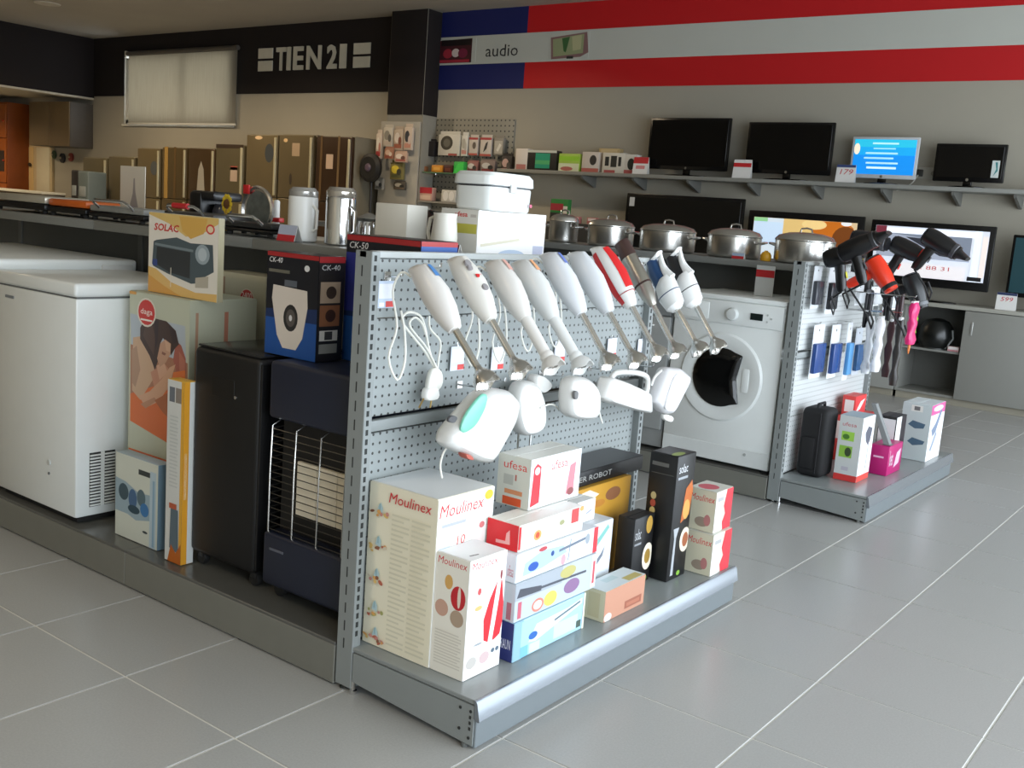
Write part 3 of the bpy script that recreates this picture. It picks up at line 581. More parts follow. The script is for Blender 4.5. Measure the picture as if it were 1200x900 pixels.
carton('appliance_box', 'white carton with slicer pictures, between blender stack and black cartons', 'box', [-1.70, -1.585, 2.53, 2.72, D1, .385], 'd9dee4',
       side=[('r', 0, 0, 1, 1, 'd5dde6'), ('p', [(.45, .75), (.85, .95), (.9, .9), (.5, .68)], '78b0a8'), ('p', [(.35, .42), (.7, .6), (.8, .68), (.75, .56), (.4, .36)], '6c707c'), ('e', .6, .16, .25, .05, 'c8a8c0')], top=[('r', 0, 0, 1, 1, 'c6ccd2')])
carton('appliance_box', 'small white carton with pretzel picture, on the slicer carton', 'box', [-1.70, -1.62, 2.56, 2.66, .386, .455], 'e6e6e2',
       side=[('r', 0, 0, 1, 1, 'eceae6'), ('l', .5, .35, .8, .5, .004, '6a7ab0'), ('e', .2, .4, .15, .35, 'c89838'), ('e', .2, .4, .09, .2, 'eceae6')])
BK = '141415'
carton('appliance_box', 'yellow carton lying under the flat black one', 'box', [-1.86, -1.705, 2.62, 3.02, D1, .452], 'b98a2e',
       front=[('r', 0, 0, 1, 1, 'c8922a'), ('e', .7, .5, .25, .2, 'a86a30')], side=[('r', 0, 0, 1, 1, 'c08e30'), ('p', [(0, .93), (.35, .97), (.5, .9), (.3, .82), (0, .85)], 'e8dcc0'), ('e', .72, .86, .12, .07, '8a5a3a'), ('e', .5, .8, .1, .04, 'b87a30')])
carton('appliance_box', 'flat black carton lying against the perforated panel', 'box', [-1.86, -1.72, 2.60, 3.12, .453, .505], BK,
       front=[('r', .1, .3, .7, .6, '6a6a68')], side=[('t', 'PIMER ROBOT', .1, .3, .6, .65, '9a9a96')], top=[('r', 0, 0, 1, 1, '4b4c4e')])
carton('appliance_box', 'short black carton with plate of food on its side', 'box', [-1.63, -1.565, 2.828, 2.955, D1, .364], BK,
       side=[('t', 'solac', .06, .68, .36, .84, 'b9bcc0'), ('r', .06, .6, .4, .63, '8a8c90'), ('e', .75, .85, .16, .13, 'b08a3c'), ('e', .78, .38, .26, .2, 'e2d8c4'), ('e', .78, .38, .15, .11, '9a7a34'), ('e', .14, .12, .12, .1, 'c9c9c9'), ('e', .7, .06, .14, .05, '6a9a38')], front=[('e', .5, .15, .45, .08, 'a8623a')])
carton('appliance_box', 'tall narrow black carton with roast picture, tallest of the black ones', 'box', [-1.612, -1.508, 2.972, 3.10, D1, .562], BK,
       front=[('e', .25, .66, .1, .03, 'b8a878'), ('e', .25, .6, .1, .03, 'a84a38'), ('e', .25, .54, .1, .03, 'c8b070'), ('e', .25, .48, .1, .03, '8a9a50'), ('r', .1, .9, .7, .93, '5a5a58'), ('r', .1, .84, .9, .845, '4a4a48')],
       side=[('t', 'solac', .12, .86, .58, .93, 'd8dade'), ('r', .1, .81, .62, .83, '9a9ea4'), ('p', [(.45, .45), (.9, .5), (1, .7), (.9, .78), (.6, .72)], 'b5622c'), ('e', .72, .55, .18, .08, 'c89a50'), ('e', .8, .3, .28, .1, 'ddd3bd'), ('e', .82, .3, .16, .06, '9a5a3a'), ('p', [(.16, .04), (.3, .04), (.3, .34), (.42, .42), (.12, .42), (.2, .34)], 'a9adb2'), ('e', .6, .04, .1, .02, '7aa83a')],
       top=[('r', .05, .05, .95, .95, '3a3a3c'), ('e', .8, .3, .15, .3, '8a9a4a')])
for k, (zz, dz_) in enumerate(((D1, .147), (D1+.148, .145))):
    o = -.012*k
    carton('appliance_box', ('cream carton with red edge, lower one of the end pair', 'cream carton with red edge, upper one of the end pair')[k], 'box', [-1.536+o, -1.428+o-.004, 3.14+.015*k, 3.285, zz, zz+dz_], 'dcd8ca',
           front=[('r', 0, 0, 1, 1, 'cfcab2'), ('t', 'Moulinex', .08, .72, .95, .88, MOU, .2), ('e', .55, .22, .25, .12, '9a8a7a'), ('e', .75, .28, .12, .14, 'b87a78')],
           side=[('r', 0, 0, .45, 1, 'e6e4e0'), ('p', [(.55, 0), (1, 0), (1, 1), (.62, 1), (.5, .6), (.62, .4), (.48, .2)], 'd0343f'), ('r', .1, .75, .45, .85, 'a8a8a8')],
           top=[('r', 0, 0, 1, 1, 'd0cfc4'), ('e', .45, .4, .35, .3, 'c9606a')])
# ------------------------------------------------------------------ things standing along the first row
def chest_freezer(label, x0, x1, y0, y1, top, grille=False):
    t = thing('chest_freezer', label, 'freezer', ((x0+x1)/2, (y0+y1)/2, PZ0+.001)); W, D = (x1-x0)/2, (y1-y0)/2; h = top-PZ0-.001
    m = MB(); m.box(-W, W, -D, D, .022, h-.052, APPL, .008); body = m.build('body', t)
    m = MB(); m.box(-W-.004, W+.004, -D-.006, D, h-.048, h, APPL, .012, 3); lid = m.build('lid', t)
    m = MB(); m.box(-W+.004, W-.004, -D+.004, D-.004, h-.053, h-.047, mat('6a6c6c', .7)); m.build('gasket', t)
    m = MB(); m.box(W-.09, W+.009, -D+.10, -D+.2, h-.07, h-.03, APPL, .003) if False else m.box(W-.002, W+.008, D-.16, D-.02, h-.075, h-.02, mat('d4d6d4', .4), .003); m.build('hinge', t)
    m = MB(); m.box(-W+.02, W-.02, -D+.02, D-.02, .001, .022, RUBBER); m.build('base', t)
    m = MB(); m.box(-.20, -.14, -D-.003, -D, h-.095, h-.085, mat('7d8184', .4), .001, 1); m.build('badge', body)
    m = MB(); m.lathe([(.010, -.005), (.010, 0)], mat('c4c8c6', .4), 14, (.10, -D, .19), 'y'); m.build('drain_cap', body)
    m = MB(); m.lathe([(.005, -.004), (.005, 0)], mat('6d7070', .4), 10, (.10, -D, .15), 'y'); m.build('screw', body)
    if grille:
        m = MB(); m.box(W-.002, W+.0012, -D+.052, -D+.150, .055, .25, mat('2a2c2c', .8)); g = m.build('vent_recess', t)
        for c in range(2):
            me = None
            for k in range(17):
                y0_ = -D+.053+c*.056; z = .058+k*.0112
                if me is None:
                    m = MB(); m.box(0, .005, 0, .040, 0, .0058, APPL, .001, 1); o = m.build('vent_slat', g, loc=(W+.0005, y0_, z)); me = o.data
                else: inst('vent_slat', me, (W+.0005, y0_, z), g)
        m = MB(); m.box(W, W+.004, -D+.094, -D+.108, .055, .25, APPL, .001, 1); m.build('vent_post', g)
    return t
chest_freezer('white chest freezer with side vent grille beside the couple-photo carton', -3.775, -3.236, 1.875, 2.42, .968, True)
chest_freezer('taller white chest freezer with flat lid behind the vented freezer', -4.75, -3.79, 1.885, 2.46, 1.005)
# big electric blanket carton with a photograph of a couple
def _q(x, y): xl = 95-y*.075; xr = 378-y*.085; return ((x-xl)/(xr-xl), 1-(y-20)/1240)
couple = [('p', [_q(*p) for p in pts], h) for pts, h in (
    ([(88, 140), (345, 150), (335, 420), (80, 420)], 'b2bcc6'), ([(80, 300), (345, 330), (330, 600), (60, 600)], 'a8765c'), ([(62, 560), (330, 400), (310, 640), (252, 770), (52, 705)], 'd9713a'),
    ([(95, 262), (132, 248), (175, 330), (192, 430), (165, 480), (110, 580), (72, 540), (84, 390)], 'c9a78a'), ([(84, 330), (110, 300), (120, 420), (90, 520), (74, 500)], 'b08e76'),
    ([(300, 230), (322, 250), (338, 310), (334, 385), (296, 410), (280, 330)], 'a65e50'), ([(310, 280), (334, 320), (330, 380), (305, 390)], 'b87460'),
    ([(170, 420), (240, 360), (268, 395), (246, 490), (186, 520)], 'c48c72'), ([(200, 380), (236, 350), (250, 400), (210, 450)], 'd4a68a'),
    ([(104, 560), (135, 612), (200, 560), (252, 470), (290, 350), (262, 372), (222, 440), (160, 520)], 'd2a486'), ([(110, 600), (134, 616), (190, 560), (180, 545)], 'bb8a6c'),
    ([(150, 172), (186, 140), (262, 144), (302, 182), (312, 246), (292, 272), (272, 310), (262, 256), (240, 232), (226, 262), (216, 334), (192, 402), (170, 336), (130, 262), (134, 204)], '43302a'),
    ([(160, 190), (190, 160), (205, 240), (190, 330), (175, 300), (145, 240)], '564038'), ([(270, 160), (300, 190), (304, 240), (284, 250)], '38282a'), ([(205, 150), (225, 150), (215, 250), (200, 300)], '35262a'),
    ([(226, 262), (250, 236), (276, 252), (270, 304), (246, 352), (216, 382), (206, 342)], 'c0967c'), ([(248, 240), (274, 254), (268, 296), (252, 290)], 'cfa88c'), ([(232, 300), (250, 306), (244, 318), (230, 314)], '8a5a4a'),
    ([(278, 392), (332, 368), (330, 424), (268, 436)], 'dd7636'), ([(180, 560), (250, 500), (252, 640), (215, 610)], 'b06a44'))]
b = [-3.165, -2.825, 2.03, 2.30, PZ0, .952]
carton('blanket_box', 'tall greenish white carton with couple photograph, beside the freezer', 'box', b, 'c3c6b2',
       front=[('r', 0, 0, 1, 1, 'c0c4b0')]+couple+[
              ('r', .02, .24, .84, .33, 'd4652e'), ('t', 'MANTA ELECTRICA', .05, .27, .92, .305, 'f0e4d6'),
              ('e', .30, .92, .16, .06, 'dfd9cc'), ('e', .30, .92, .14, .052, 'c8322c'), ('t', 'daga', .2, .905, .4, .935, 'f0e8e0'), ('r', .2, .885, .4, .892, 'f0e8e0'), ('r', 0, .985, .12, 1, 'd8a050')],
       side=[('r', 0, 0, 1, 1, 'b9b9a2'), ('r', .08, .55, .12, .95, 'b08a70'), ('r', .5, .72, .56, .95, 'b87a62'), ('p', [(.3, .66), (.5, .7), (.48, .6), (.3, .58)], 'b0704c'), ('r', .66, .6, .72, .82, 'b88a70')], bev=.004)
b = [-3.105, -2.728, 2.06, 2.082, .953, 1.222]
t = carton('oven_box', 'orange and white mini oven carton atop the couple-photo carton', 'box', b, 'dcd5c0',
       front=[('r', 0, 0, 1, 1, 'e6e1d6'), ('p', [(0, 1), (1, 1), (1, .93), (.75, .78), (.55, .74), (.3, .88), (0, .97)], 'dcbc74'), ('p', [(.45, .98), (.85, .98), (.8, .8), (.62, .72), (.5, .8)], 'd9ac58'),
              ('p', [(0, 0), (1, 0), (1, .10), (.7, .08), (.35, .16), (.12, .3), (0, .32)], 'e0b870'), ('p', [(0, 0), (.5, 0), (.25, .1), (0, .22)], 'd8a050'),
              ('t', '*SOLAC', .08, .78, .44, .87, 'cc3a34', .15), ('e', .89, .86, .06, .06, 'd24038'), ('e', .89, .86, .04, .04, 'ecd8b8'),
              ('p', [(.06, .36), (.08, .64), (.12, .66), (.42, .72), (.62, .67), (.93, .68), (.95, .36), (.82, .28), (.74, .2), (.64, .18), (.3, .26), (.08, .33)], '4d5a60'),
              ('p', [(.12, .36), (.13, .58), (.62, .56), (.62, .24), (.32, .28)], '33373a'), ('l', .1, .61, .66, .58, .008, '7a878c'), ('e', .79, .55, .1, .12, '9aa8b0'), ('e', .79, .55, .06, .08, 'b9c4ca'), ('p', [(.7, .14), (.88, .16), (.88, .3), (.7, .26)], 'b9b2a2'), ('r', .07, .34, .14, .42, '3a4a86'), ('r', .34, .1, .35, .34, 'ece4d4')],
       side=[('r', 0, 0, 1, 1, 'b3aa8c')])
b = bx((184, 646), (135, 617), (192, 600), (187, 546), PZ0); b[3] = b[2]+.05
carton('kettle_box', 'short pale blue and white carton with dark picture, leaning by the freezer', 'box', b, '9fb4c0',
       front=[('r', 0, 0, 1, 1, 'd3d8cd'), ('r', .55, .82, .92, .88, '3a4040'), ('p', [(0, .3), (0, .7), (.25, .68), (.55, .6), (.85, .62), (.85, .32), (.5, .26), (.3, .3)], '9ab0bc'), ('e', .2, .55, .12, .1, '3f5560'), ('e', .42, .5, .1, .12, '4a6a90'), ('e', .62, .55, .1, .1, '5a707a'), ('e', .7, .42, .1, .08, '3f78b0'), ('e', .45, .38, .14, .05, '2f4a58'), ('r', .82, .0, .96, .9, 'b8ccd8'), ('r', .88, .02, .93, .8, '8fb0c8'), ('e', .72, .16, .06, .015, '3a4448')],
       side=[('r', 0, 0, 1, 1, '7a98ac')], flap=False)
b = bx((213, 664), (193, 652), (226, 560), (216, 448), PZ0); b[1] = b[0]+.085; b[3] = b[2]+.045
carton('radiator_box', 'tall narrow white and orange carton next to the black heater', 'box', b, 'e3b03e',
       front=[('r', 0, 0, 1, 1, 'd3d5d2'), ('r', .12, .88, .45, .96, '6a7078'), ('r', .5, .88, .9, .96, '8a8078'), ('r', .85, .0, 1, 1, 'e0a838')]+lines(.2, .7, .42, .82, 20, 'c2c6c4', .4)+[('p', [(.3, .08), (.85, .06), (.8, .3), (.35, .3)], '5a6a74'), ('p', [(.2, .0), (1, .0), (1, .12), (.7, .06), (.4, .1)], 'b8621e'), ('r', .25, .3, .7, .33, 'b85a3a')],
       side=[('r', 0, 0, .45, 1, 'dd9a2a'), ('r', .45, 0, 1, 1, 'd2d4d0'), ('t', 'RADIADOR', .12, .36, .32, .62, 'e8d8b8')], flap=False)
# blanket carton behind the black heater
b = [PY(253, 322, 2.345).x, PY(312, 325, 2.345).x, 2.345, 2.47, PZ0, PY(312, 325, 2.345).z]
carton('blanket_box', 'cream carton with red oval badge behind the black heater', 'box', b, 'c9c4ac',
       front=[('r', 0, 0, 1, 1, 'c2bda4'), ('e', .64, .9, .15, .045, 'd8d0bc'), ('e', .64, .9, .135, .041, 'c2352f'), ('t', '2400', .54, .905, .74, .93, 'f0e8e0'), ('t', 'DAGA', .55, .875, .73, .895, 'f0e8e0'), ('r', .4, .6, .45, .88, '8f9296'), ('t', 'TERMO', .54, .72, .60, .84, '3a3a36'), ('t', 'MANTA', .68, .72, .74, .84, '3a3a36'), ('r', .16, .9, .2, .98, 'a88a70')],
       side=[('r', 0, 0, 1, 1, 'b9b49a')])
# heaters
def castor(t, x, y, m=RUBBER):
    mb = MB(); mb.lathe([(.006, -.011), (.020, -.010), (.022, -.004), (.022, .004), (.020, .010), (.006, .011)], m, 16, (x, y, .022), 'y'); w = mb.build('castor', t)
    mb = MB(); mb.box(x-.012, x+.012, y-.014, y+.014, .026, .048, mat('3a3a3a', .4, .5), .003); mb.build('fork', w)
hz = PZ0+.001
t = thing('gas_heater', 'plain black portable gas heater cabinet with recessed handle, on castors', 'heater', (-2.512, 2.11, hz))
BH = mat('0b0b0c', .5, 0, .08)
m = MB(); m.box(-.158, .158, -.175, .185, .045, .705, BH, .018, 3); m.build('cabinet', t)
m = MB(); m.box(-.15, .15, -.165, .175, .705, .712, mat('1c1c1d', .25), .003); m.build('top_plate', t)
m = MB(); m.box(-.06, .045, -.1765, -.172, .565, .625, mat('050505', .5), .001, 1); m.build('handle_recess', t)
m = MB(); m.lathe([(.005, -.178), (.005, -.174)], CHROME, 10, (.052, 0, .575), 'y'); m.build('screw', t)
for x in (-.13, .13):
    for y in (-.14, .15): castor(t, x, y)
m = MB(); m.box(.15, .162, -.168, -.10, .06, .69, mat('161617', .3), .003); m.build('side_trim', t)
t = thing('gas_heater', 'dark navy gas heater with wire guard over white ceramic burner', 'heater', (-2.125, 2.10, hz))
m = MB(); m.box(-.172, .172, -.12, .19, .045, .70, NAVY, .014, 3); m.build('cabinet', t)
m = MB(); m.box(-.176, .176, -.175, .195, .545, .714, NAVY, .014, 3); m.build('hood', t)
m = MB(); m.box(-.174, .174, -.18, -.11, .045, .205, NAVY, .012, 3); m.build('lower_front', t)
m = MB(); m.box(-.165, .165, -.122, -.116, .205, .55, mat('141312', .5)); m.build('burner_recess', t)
for k in range(3):
    m = MB(); m.box(-.09+k*.085, -.007+k*.085, -.132, -.120, .265, .425, mat('e6dcc6', .7, 0, .05), .002, 1); m.build('ceramic_plate', t)
g = MB()
for k in range(15): 
    z = .215+k*.0215; g.tube([(-.162, -.125, z), (-.158, -.172, z), (.158, -.172, z), (.162, -.125, z)], .0016, mat('55534e', .3, .8), 5)
go = g.build('wire_guard', t); go['kind'] = 'stuff'
for k in range(4):
    x = -.155+k*.103; m = MB(); m.tube([(x, -.125, .545), (x, -.172, .525), (x, -.176, .40), (x, -.176, .21), (x, -.168, .195)], .0024, STEEL, 6); m.build('guard_bar', t)
m = MB(); m.box(-.14, -.08, -.1815, -.179, .155, .162, mat('5a5e6a', .4), .0005, 1); m.build('badge', t)
for x in (-.14, .14):
    for y in (-.13, .15): castor(t, x, y)
# coffee grinder cartons on the heaters
HT2 = hz+.7145
CKF = lambda nm: [('r', 0, 0, 1, 1, '10131c'), ('r', 0, .0, 1, .36, '1d4f96'), ('p', [(0, .36), (1, .36), (1, .5), (0, .44)], '152c58'), ('r', 0, .955, 1, 1, 'a3282a'), ('t', nm, .04, .895, .30, .945, 'e4e4e4', .2), ('r', .04, .80, .45, .83, '6a685c'), ('e', .78, .87, .05, .03, 'd8d8d8')]
b = [-2.415, -2.192, 2.0, 2.10, HT2, 1.146]
carton('grinder_box', 'black and blue grinder carton picturing a cream appliance, on the heaters', 'box', b, '11131b',
       front=CKF('CK-40')+[('p', [(.12, .55), (.14, .68), (.8, .66), (.82, .5), (.74, .2), (.62, .08), (.36, .08), (.24, .2)], 'd9cfc4'), ('e', .5, .38, .14, .13, '2a2a2a'), ('e', .5, .38, .09, .085, '5a5450'), ('e', .5, .38, .03, .03, 'd8d8d8'), ('r', .36, .68, .6, .74, '5a6068')],
       side=[('r', 0, 0, 1, 1, '1c1a1c'), ('r', 0, .94, 1, 1, 'a3282a'), ('t', 'CK-40', .1, .87, .8, .92, 'c9c9c9', .2), ('r', .08, .56, .85, .76, 'b09a84'), ('e', .5, .66, .2, .06, '3a2c26'), ('r', .08, .34, .85, .54, '8a5a3c'), ('e', .5, .44, .2, .06, '3a2018'), ('r', .1, .2, .8, .3, 'd0ccc4'), ('r', .3, .21, .6, .29, '3a3a3a'), ('r', .1, .08, .8, .17, '8a8a84')])
b = [-2.205, -1.915, 2.115, 2.27, HT2, 1.212]
carton('grinder_box', 'larger black and blue grinder carton with red top band, beside slotted upright', 'box', b, '151a2a',
       front=CKF('CK-50')+[('r', 0, .4, .25, .86, '2a3080'), ('p', [(.3, .55), (.32, .72), (.9, .7), (.9, .5), (.8, .2), (.4, .2)], 'd9cfc4')], side=[('r', 0, 0, 1, 1, '1d4f96'), ('r', 0, .96, 1, 1, 'a3282a')], top=[('r', 0, 0, 1, 1, '2a1a1c')])
# ------------------------------------------------------------------ washing machine on the second row
WX1 = -1.925; WX0 = WX1-.6; WY = 4.755
t = thing('washing_machine', 'white front-loading washing machine with dark round door', 'washing machine', ((WX0+WX1)/2, WY+.28, PZ0+.001))
m = MB(); m.box(-.3, .3, -.27, .27, .012, .835, APPL, .008); body = m.build('cabinet', t)
m = MB(); m.box(-.302, .302, -.275, .275, .832, .857, APPL, .006); m.build('worktop', t)
m = MB(); m.box(-.296, .296, -.283, -.268, .715, .83, mat('dfe3e1', .3, 0, .02), .006); cpn = m.build('control_panel', t)
m = MB(); m.box(-.285, -.10, -.287, -.280, .73, .815, APPL, .004); m.build('detergent_drawer', cpn)
m = MB(); m.lathe([(.032, -.284), (.032, -.292), (.026, -.305), (.010, -.307)], mat('d6dad8', .25), 24, (.03, 0, .768), 'y'); m.build('program_knob', cpn)
m = MB(); m.box(.125, .19, -.2865, -.282, .752, .785, mat('1d2524', .2), .001, 1); m.build('display', cpn)
for k in range(3):
    m = MB(); m.lathe([(.005, -.283), (.005, -.287)], mat('b9bdbb', .3), 10, (.215+(k % 2)*.02, 0, .75+.017*k), 'y'); m.build('button', cpn)
dz_, dx_ = .445, -.005
m = MB(); m.lathe([(.225, -.268), (.225, -.274), (.216, -.281), (.172, -.283), (.160, -.278), (.05, -.276)], APPL, 48, (dx_, 0, dz_), 'y'); door = m.build('door_ring', t)
m = MB(); pts = []
for k in range(40):
    q = 2*math.pi*k/40; x, z = .150*math.cos(q), .150*math.sin(q)
    if x > .088: x = .088+(.112-.088)*abs(z)/.122 if abs(z) < .122 else x
    pts.append((x, z))
gl = mat('0a0a0a', .12, 0, 0)
m.loft([[(dx_+x*k, y, dz_+z*k) for x, z in pts] for k, y in ((1, -.272), (1, -.284), (.9, -.293), (.6, -.302), (.25, -.306))], gl); m.build('door_glass', door)
m = MB(); m.box(dx_+.118, dx_+.156, -.2815, -.274, dz_-.06, dz_+.06, APPL, .003); m.build('door_handle', door)
m = MB(); m.box(-.297, .297, -.272, -.266, .015, .10, mat('dde1df', .3), .002, 1); kk = m.build('kick_panel', t)
m = MB(); m.lathe([(.008, -.272), (.008, -.275)], mat('a9adab', .4), 12, (.17, 0, .075), 'y'); m.build('screw', kk)
for x in (-.26, .26):
    for y in (-.23, .23):
        m = MB(); m.lathe([(.018, 0), (.018, .006), (.008, .008), (.008, .02)], RUBBER, 10, (x, y, 0)); m.build('foot', t)
# price sheet standing on the washing machine
p = PY(889, 350, WY+.2)
t = thing('price_sheet', 'white price sheet with red band standing on the washing machine', 'price card', (p.x, WY+.25, PZ0+.001+.858))
m = MB(); m.box(-.05, .05, -.001, .001, 0, .155, PAPER, .0004, 1); m.build('sheet', t)
draw(t, (-.05, -.001, 0), (.1, 0, 0), (0, 0, .155), [('r', 0, 0, 1, 1, 'c6c8c6'), ('r', 0, .62, 1, .86, 'b9252b')], 'print')
m = MB(); m.box(-.05, .05, -.001, .03, 0, .002, mat('cfd4d6', .2)); m.build('stand', t)
# ------------------------------------------------------------------ pots on the second row's shelf
def pot(label, px0, px1, pytop, pybot, Y, hl=.02, r=None):
    a, b = PY(px0, pybot, Y), PY(px1, pybot, Y); R = (b.x-a.x)/2*.86; top = PY((px0+px1)/2, pytop, Y).z; h = max(.05, top-SZ)
    t = thing('cooking_pot', label, 'pot', ((a.x+b.x)/2, Y, SZ+.001), 0, 'steel pots on the shelf')
    hb = h*.72
    m = MB(); m.lathe([(R*.9, 0), (R*.97, .006), (R, .02), (R, hb-.004), (R*1.03, hb), (R*1.0, hb+.001), (R*.96, hb-.006)], STEEL, 32); m.build('body', t)
    m = MB(); m.lathe([(R*1.02, hb+.001), (R*1.02, hb+.004), (R*.9, hb+.3*h*.5), (R*.55, hb+.3*h*.8), (R*.15, hb+.3*h*.9)], STEEL, 32); lid = m.build('lid', t)
    zt = hb+.3*h*.85
    m = MB(); m.tube([(-.035, 0, zt-.004), (-.028, 0, zt+hl), (0, 0, zt+hl*1.25), (.028, 0, zt+hl), (.035, 0, zt-.004)], .005, CHROME, 8); m.build('lid_handle', lid)
    for s in (-1, 1):
        m = MB(); zz = hb*.72; m.tube([(s*R*.98, -.035, zz), (s*(R+.018), -.036, zz+.006), (s*(R+.036), -.02, zz+.009), (s*(R+.036), .02, zz+.009), (s*(R+.018), .036, zz+.006), (s*R*.98, .035, zz)], .006, CHROME, 8); m.build('side_handle', t)
    return t
PYY = YM2-.06
pot('small steel pot with lid, nearest the white bread box', 643, 676, 250, 284, PYY)
pot('steel pot with lid between small pot and shallow casserole', 688, 742, 256, 288, PYY)
pot('shallow steel casserole with domed lid behind the blenders', 748, 815, 262, 295, PYY)
pot('wide shallow steel casserole above the washing machine', 826, 893, 267, 301, PYY)
pot('deep wide steel stockpot at the end of the shelf', 903, 980, 272, 309, PYY)
p = PY(897, 304, PYY-.1)
t = thing('egg_timer', 'small yellow-orange kitchen timer between the two end pots', 'timer', (p.x, PYY-.1, SZ+.001))
m = MB(); m.lathe([(.026, 0), (.030, .008), (.030, .03), (.022, .045), (.012, .05)], mat('d9a01e', .4), 20); m.build('body', t)
m = MB(); m.box(-.003, .003, -.022, .022, .046, .056, mat('e8b848', .4), .002, 1); m.build('dial', t)
def card(label, loc, w, h, bands, rz=0, grp=None, tilt=.25, nm='price_card', col='e6e4e0'):
    t = thing(nm, label, 'price card', loc, rz, grp)
    m = MB(); m.loft([[(-w/2, 0, 0), (w/2, 0, 0), (w/2, .0015, 0), (-w/2, .0015, 0)], [(-w/2, tilt*h, h), (w/2, tilt*h, h), (w/2, tilt*h+.0015, h), (-w/2, tilt*h+.0015, h)]], mat(col, .5, 0, .02)); m.build('card', t)
    m = MB(); m.loft([[(-w/2, tilt*h*2+.01, 0), (w/2, tilt*h*2+.01, 0), (w/2, tilt*h*2+.0115, 0), (-w/2, tilt*h*2+.0115, 0)], [(-w/2, tilt*h+.0016, h), (w/2, tilt*h+.0016, h), (w/2, tilt*h+.003, h), (-w/2, tilt*h+.003, h)]], mat(col, .5, 0, .02)); m.build('back_leg', t)
    draw(t, (-w/2, 0, 0), (w, 0, 0), (0, tilt*h, h), bands, 'print', .0008); return t
p = PY(866, 303, PYY-.16)
card('small blue and red price card under the wide casserole', (p.x, PYY-.18, SZ+.001), .07, .03, [('r', 0, 0, 1, .5, 'b82a30'), ('r', 0, .5, 1, 1, '9fb0c8')])
# ------------------------------------------------------------------ things on the first row's shelf
def onS(px, Y, py=270): return PY(px, py, Y).x
def zS(px, py, Y): return PY(px, py, Y).z
Y1 = 2.45
def canister(label, px0, px1, pytop, Y, mbody, lidm):
    a, b = onS(px0, Y), onS(px1, Y); R = (b-a)/2*.70; h = zS((px0+px1)/2, pytop, Y)-SZ
    t = thing('canister', label, 'canister', ((a+b)/2, Y, SZ+.001))
    m = MB(); m.lathe([(R*.9, 0), (R, .004), (R, h*.80), (R*.97, h*.83)], mbody, 28); m.build('body', t)
    m = MB(); m.lathe([(R*.97, h*.83), (R*1.0, h*.85), (R*1.0, h*.93), (R*.86, h*.97), (R*.8, h)], lidm, 28); m.build('lid', t)
    m = MB(); m.tube([(R*.95, 0, h*.2), (R+.02, 0, h*.25), (R+.022, 0, h*.6), (R*.95, 0, h*.68)], .005, mbody, 7); m.build('handle', t)
    return t
canister('white lidded canister on the shelf beside the steel one', 338, 371, 220, Y1, WHITE, mat('b9b6b0', .25, .6))
canister('polished steel canister with glass lid on the shelf', 381, 416, 220, Y1+.02, CHROME, mat('bcb4a8', .15, .7))
p = onS(334, 2.38)
card('pale blue and red price card before the white canister', (onS(336, 2.36), 2.355, SZ+.001), .09, .055, [('r', 0, 0, 1, .4, 'c22a34'), ('r', 0, .4, 1, 1, 'b4bcd2')])
# steel milk pot, white card, brown kettle, white jug
R = .05; x = onS(432, 2.62)
t = thing('milk_pot', 'small shiny steel milk pot behind the steel canister', 'pot', (x, 2.62, SZ+.001))
m = MB(); m.lathe([(.044, 0), (.05, .006), (.052, .06), (.046, .085), (.052, .095), (.049, .094), (.043, .082)], CHROME, 24); m.build('body', t)
m = MB(); m.tube([(.045, 0, .08), (.085, 0, .085), (.09, 0, .03), (.05, 0, .02)], .006, BLACK, 7); m.build('handle', t)
m = MB(); m.lathe([(.05, .095), (.03, .105), (.008, .115)], STEEL, 24); m.build('lid', t)
xa, xb = onS(444, 2.5), onS(481, 2.5)
t = thing('display_block', 'plain white square box on the shelf beside the bread box', 'box', ((xa+xb)/2, 2.53, SZ+.001))
m = MB(); m.box(-(xb-xa)/2, (xb-xa)/2, -.05, .05, 0, zS(462, 239, 2.5)-SZ, mat('dedacf', .5, 0, .03), .003); m.build('body', t)
m = MB(); m.box(-(xb-xa)/2-.004, (xb-xa)/2+.004, -.07, .054, 0, .006, mat('b8c4c8', .2), .002, 1); m.build('base_tray', t)
x = onS(490, 2.66)
t = thing('kettle', 'dark brown kettle with steel trim behind the white block', 'kettle', (x, 2.68, SZ+.001))
m = MB(); m.lathe([(.05, 0), (.055, .01), (.05, .08), (.04, .13), (.03, .14)], mat('3a241c', .3), 24); m.build('body', t)
m = MB(); m.lathe([(.03, .14), (.022, .15), (.008, .155)], STEEL, 20); m.build('lid', t)
m = MB(); m.tube([(.03, 0, .135), (.075, 0, .13), (.085, 0, .07), (.05, 0, .03)], .007, BLACK, 7); m.build('handle', t)
# bread-machine carton with the machine on top
xa, xc = onS(515, 2.56, 290), onS(558, 2.56, 290)
b = [xa, xc, 2.56, PX(645, 275, xc).y, SZ, zS(558, 246, 2.56)]
b[3] = min(b[3], 2.93)
carton('bread_machine_box', 'large white appliance carton with yellow label on the shelf end', 'box', b, 'e9e7e2',
       front=[('r', 0, 0, 1, 1, 'd5d2ca'), ('t', '*ufesa', .38, .84, .72, .95, 'c04a44'), ('r', .34, .50, .98, .70, 'b9b24a'), ('r', .8, .84, .95, .9, 'b8b0a8')],
       side=[('r', 0, 0, 1, 1, 'f2f0ee'), ('p', [(.05, .3), (.6, .45), (.62, .4), (.05, .24)], 'd9d2bc'), ('e', .5, .08, .2, .12, 'b8c8dc'), ('r', .82, .05, .98, .3, 'b9bcd0')])
zt = b[5]; cx, cyy = (b[0]+b[1])/2+.03, (b[2]+b[3])/2
xa2, xb2 = onS(538, 2.58, 230), onS(632, 2.72, 230)
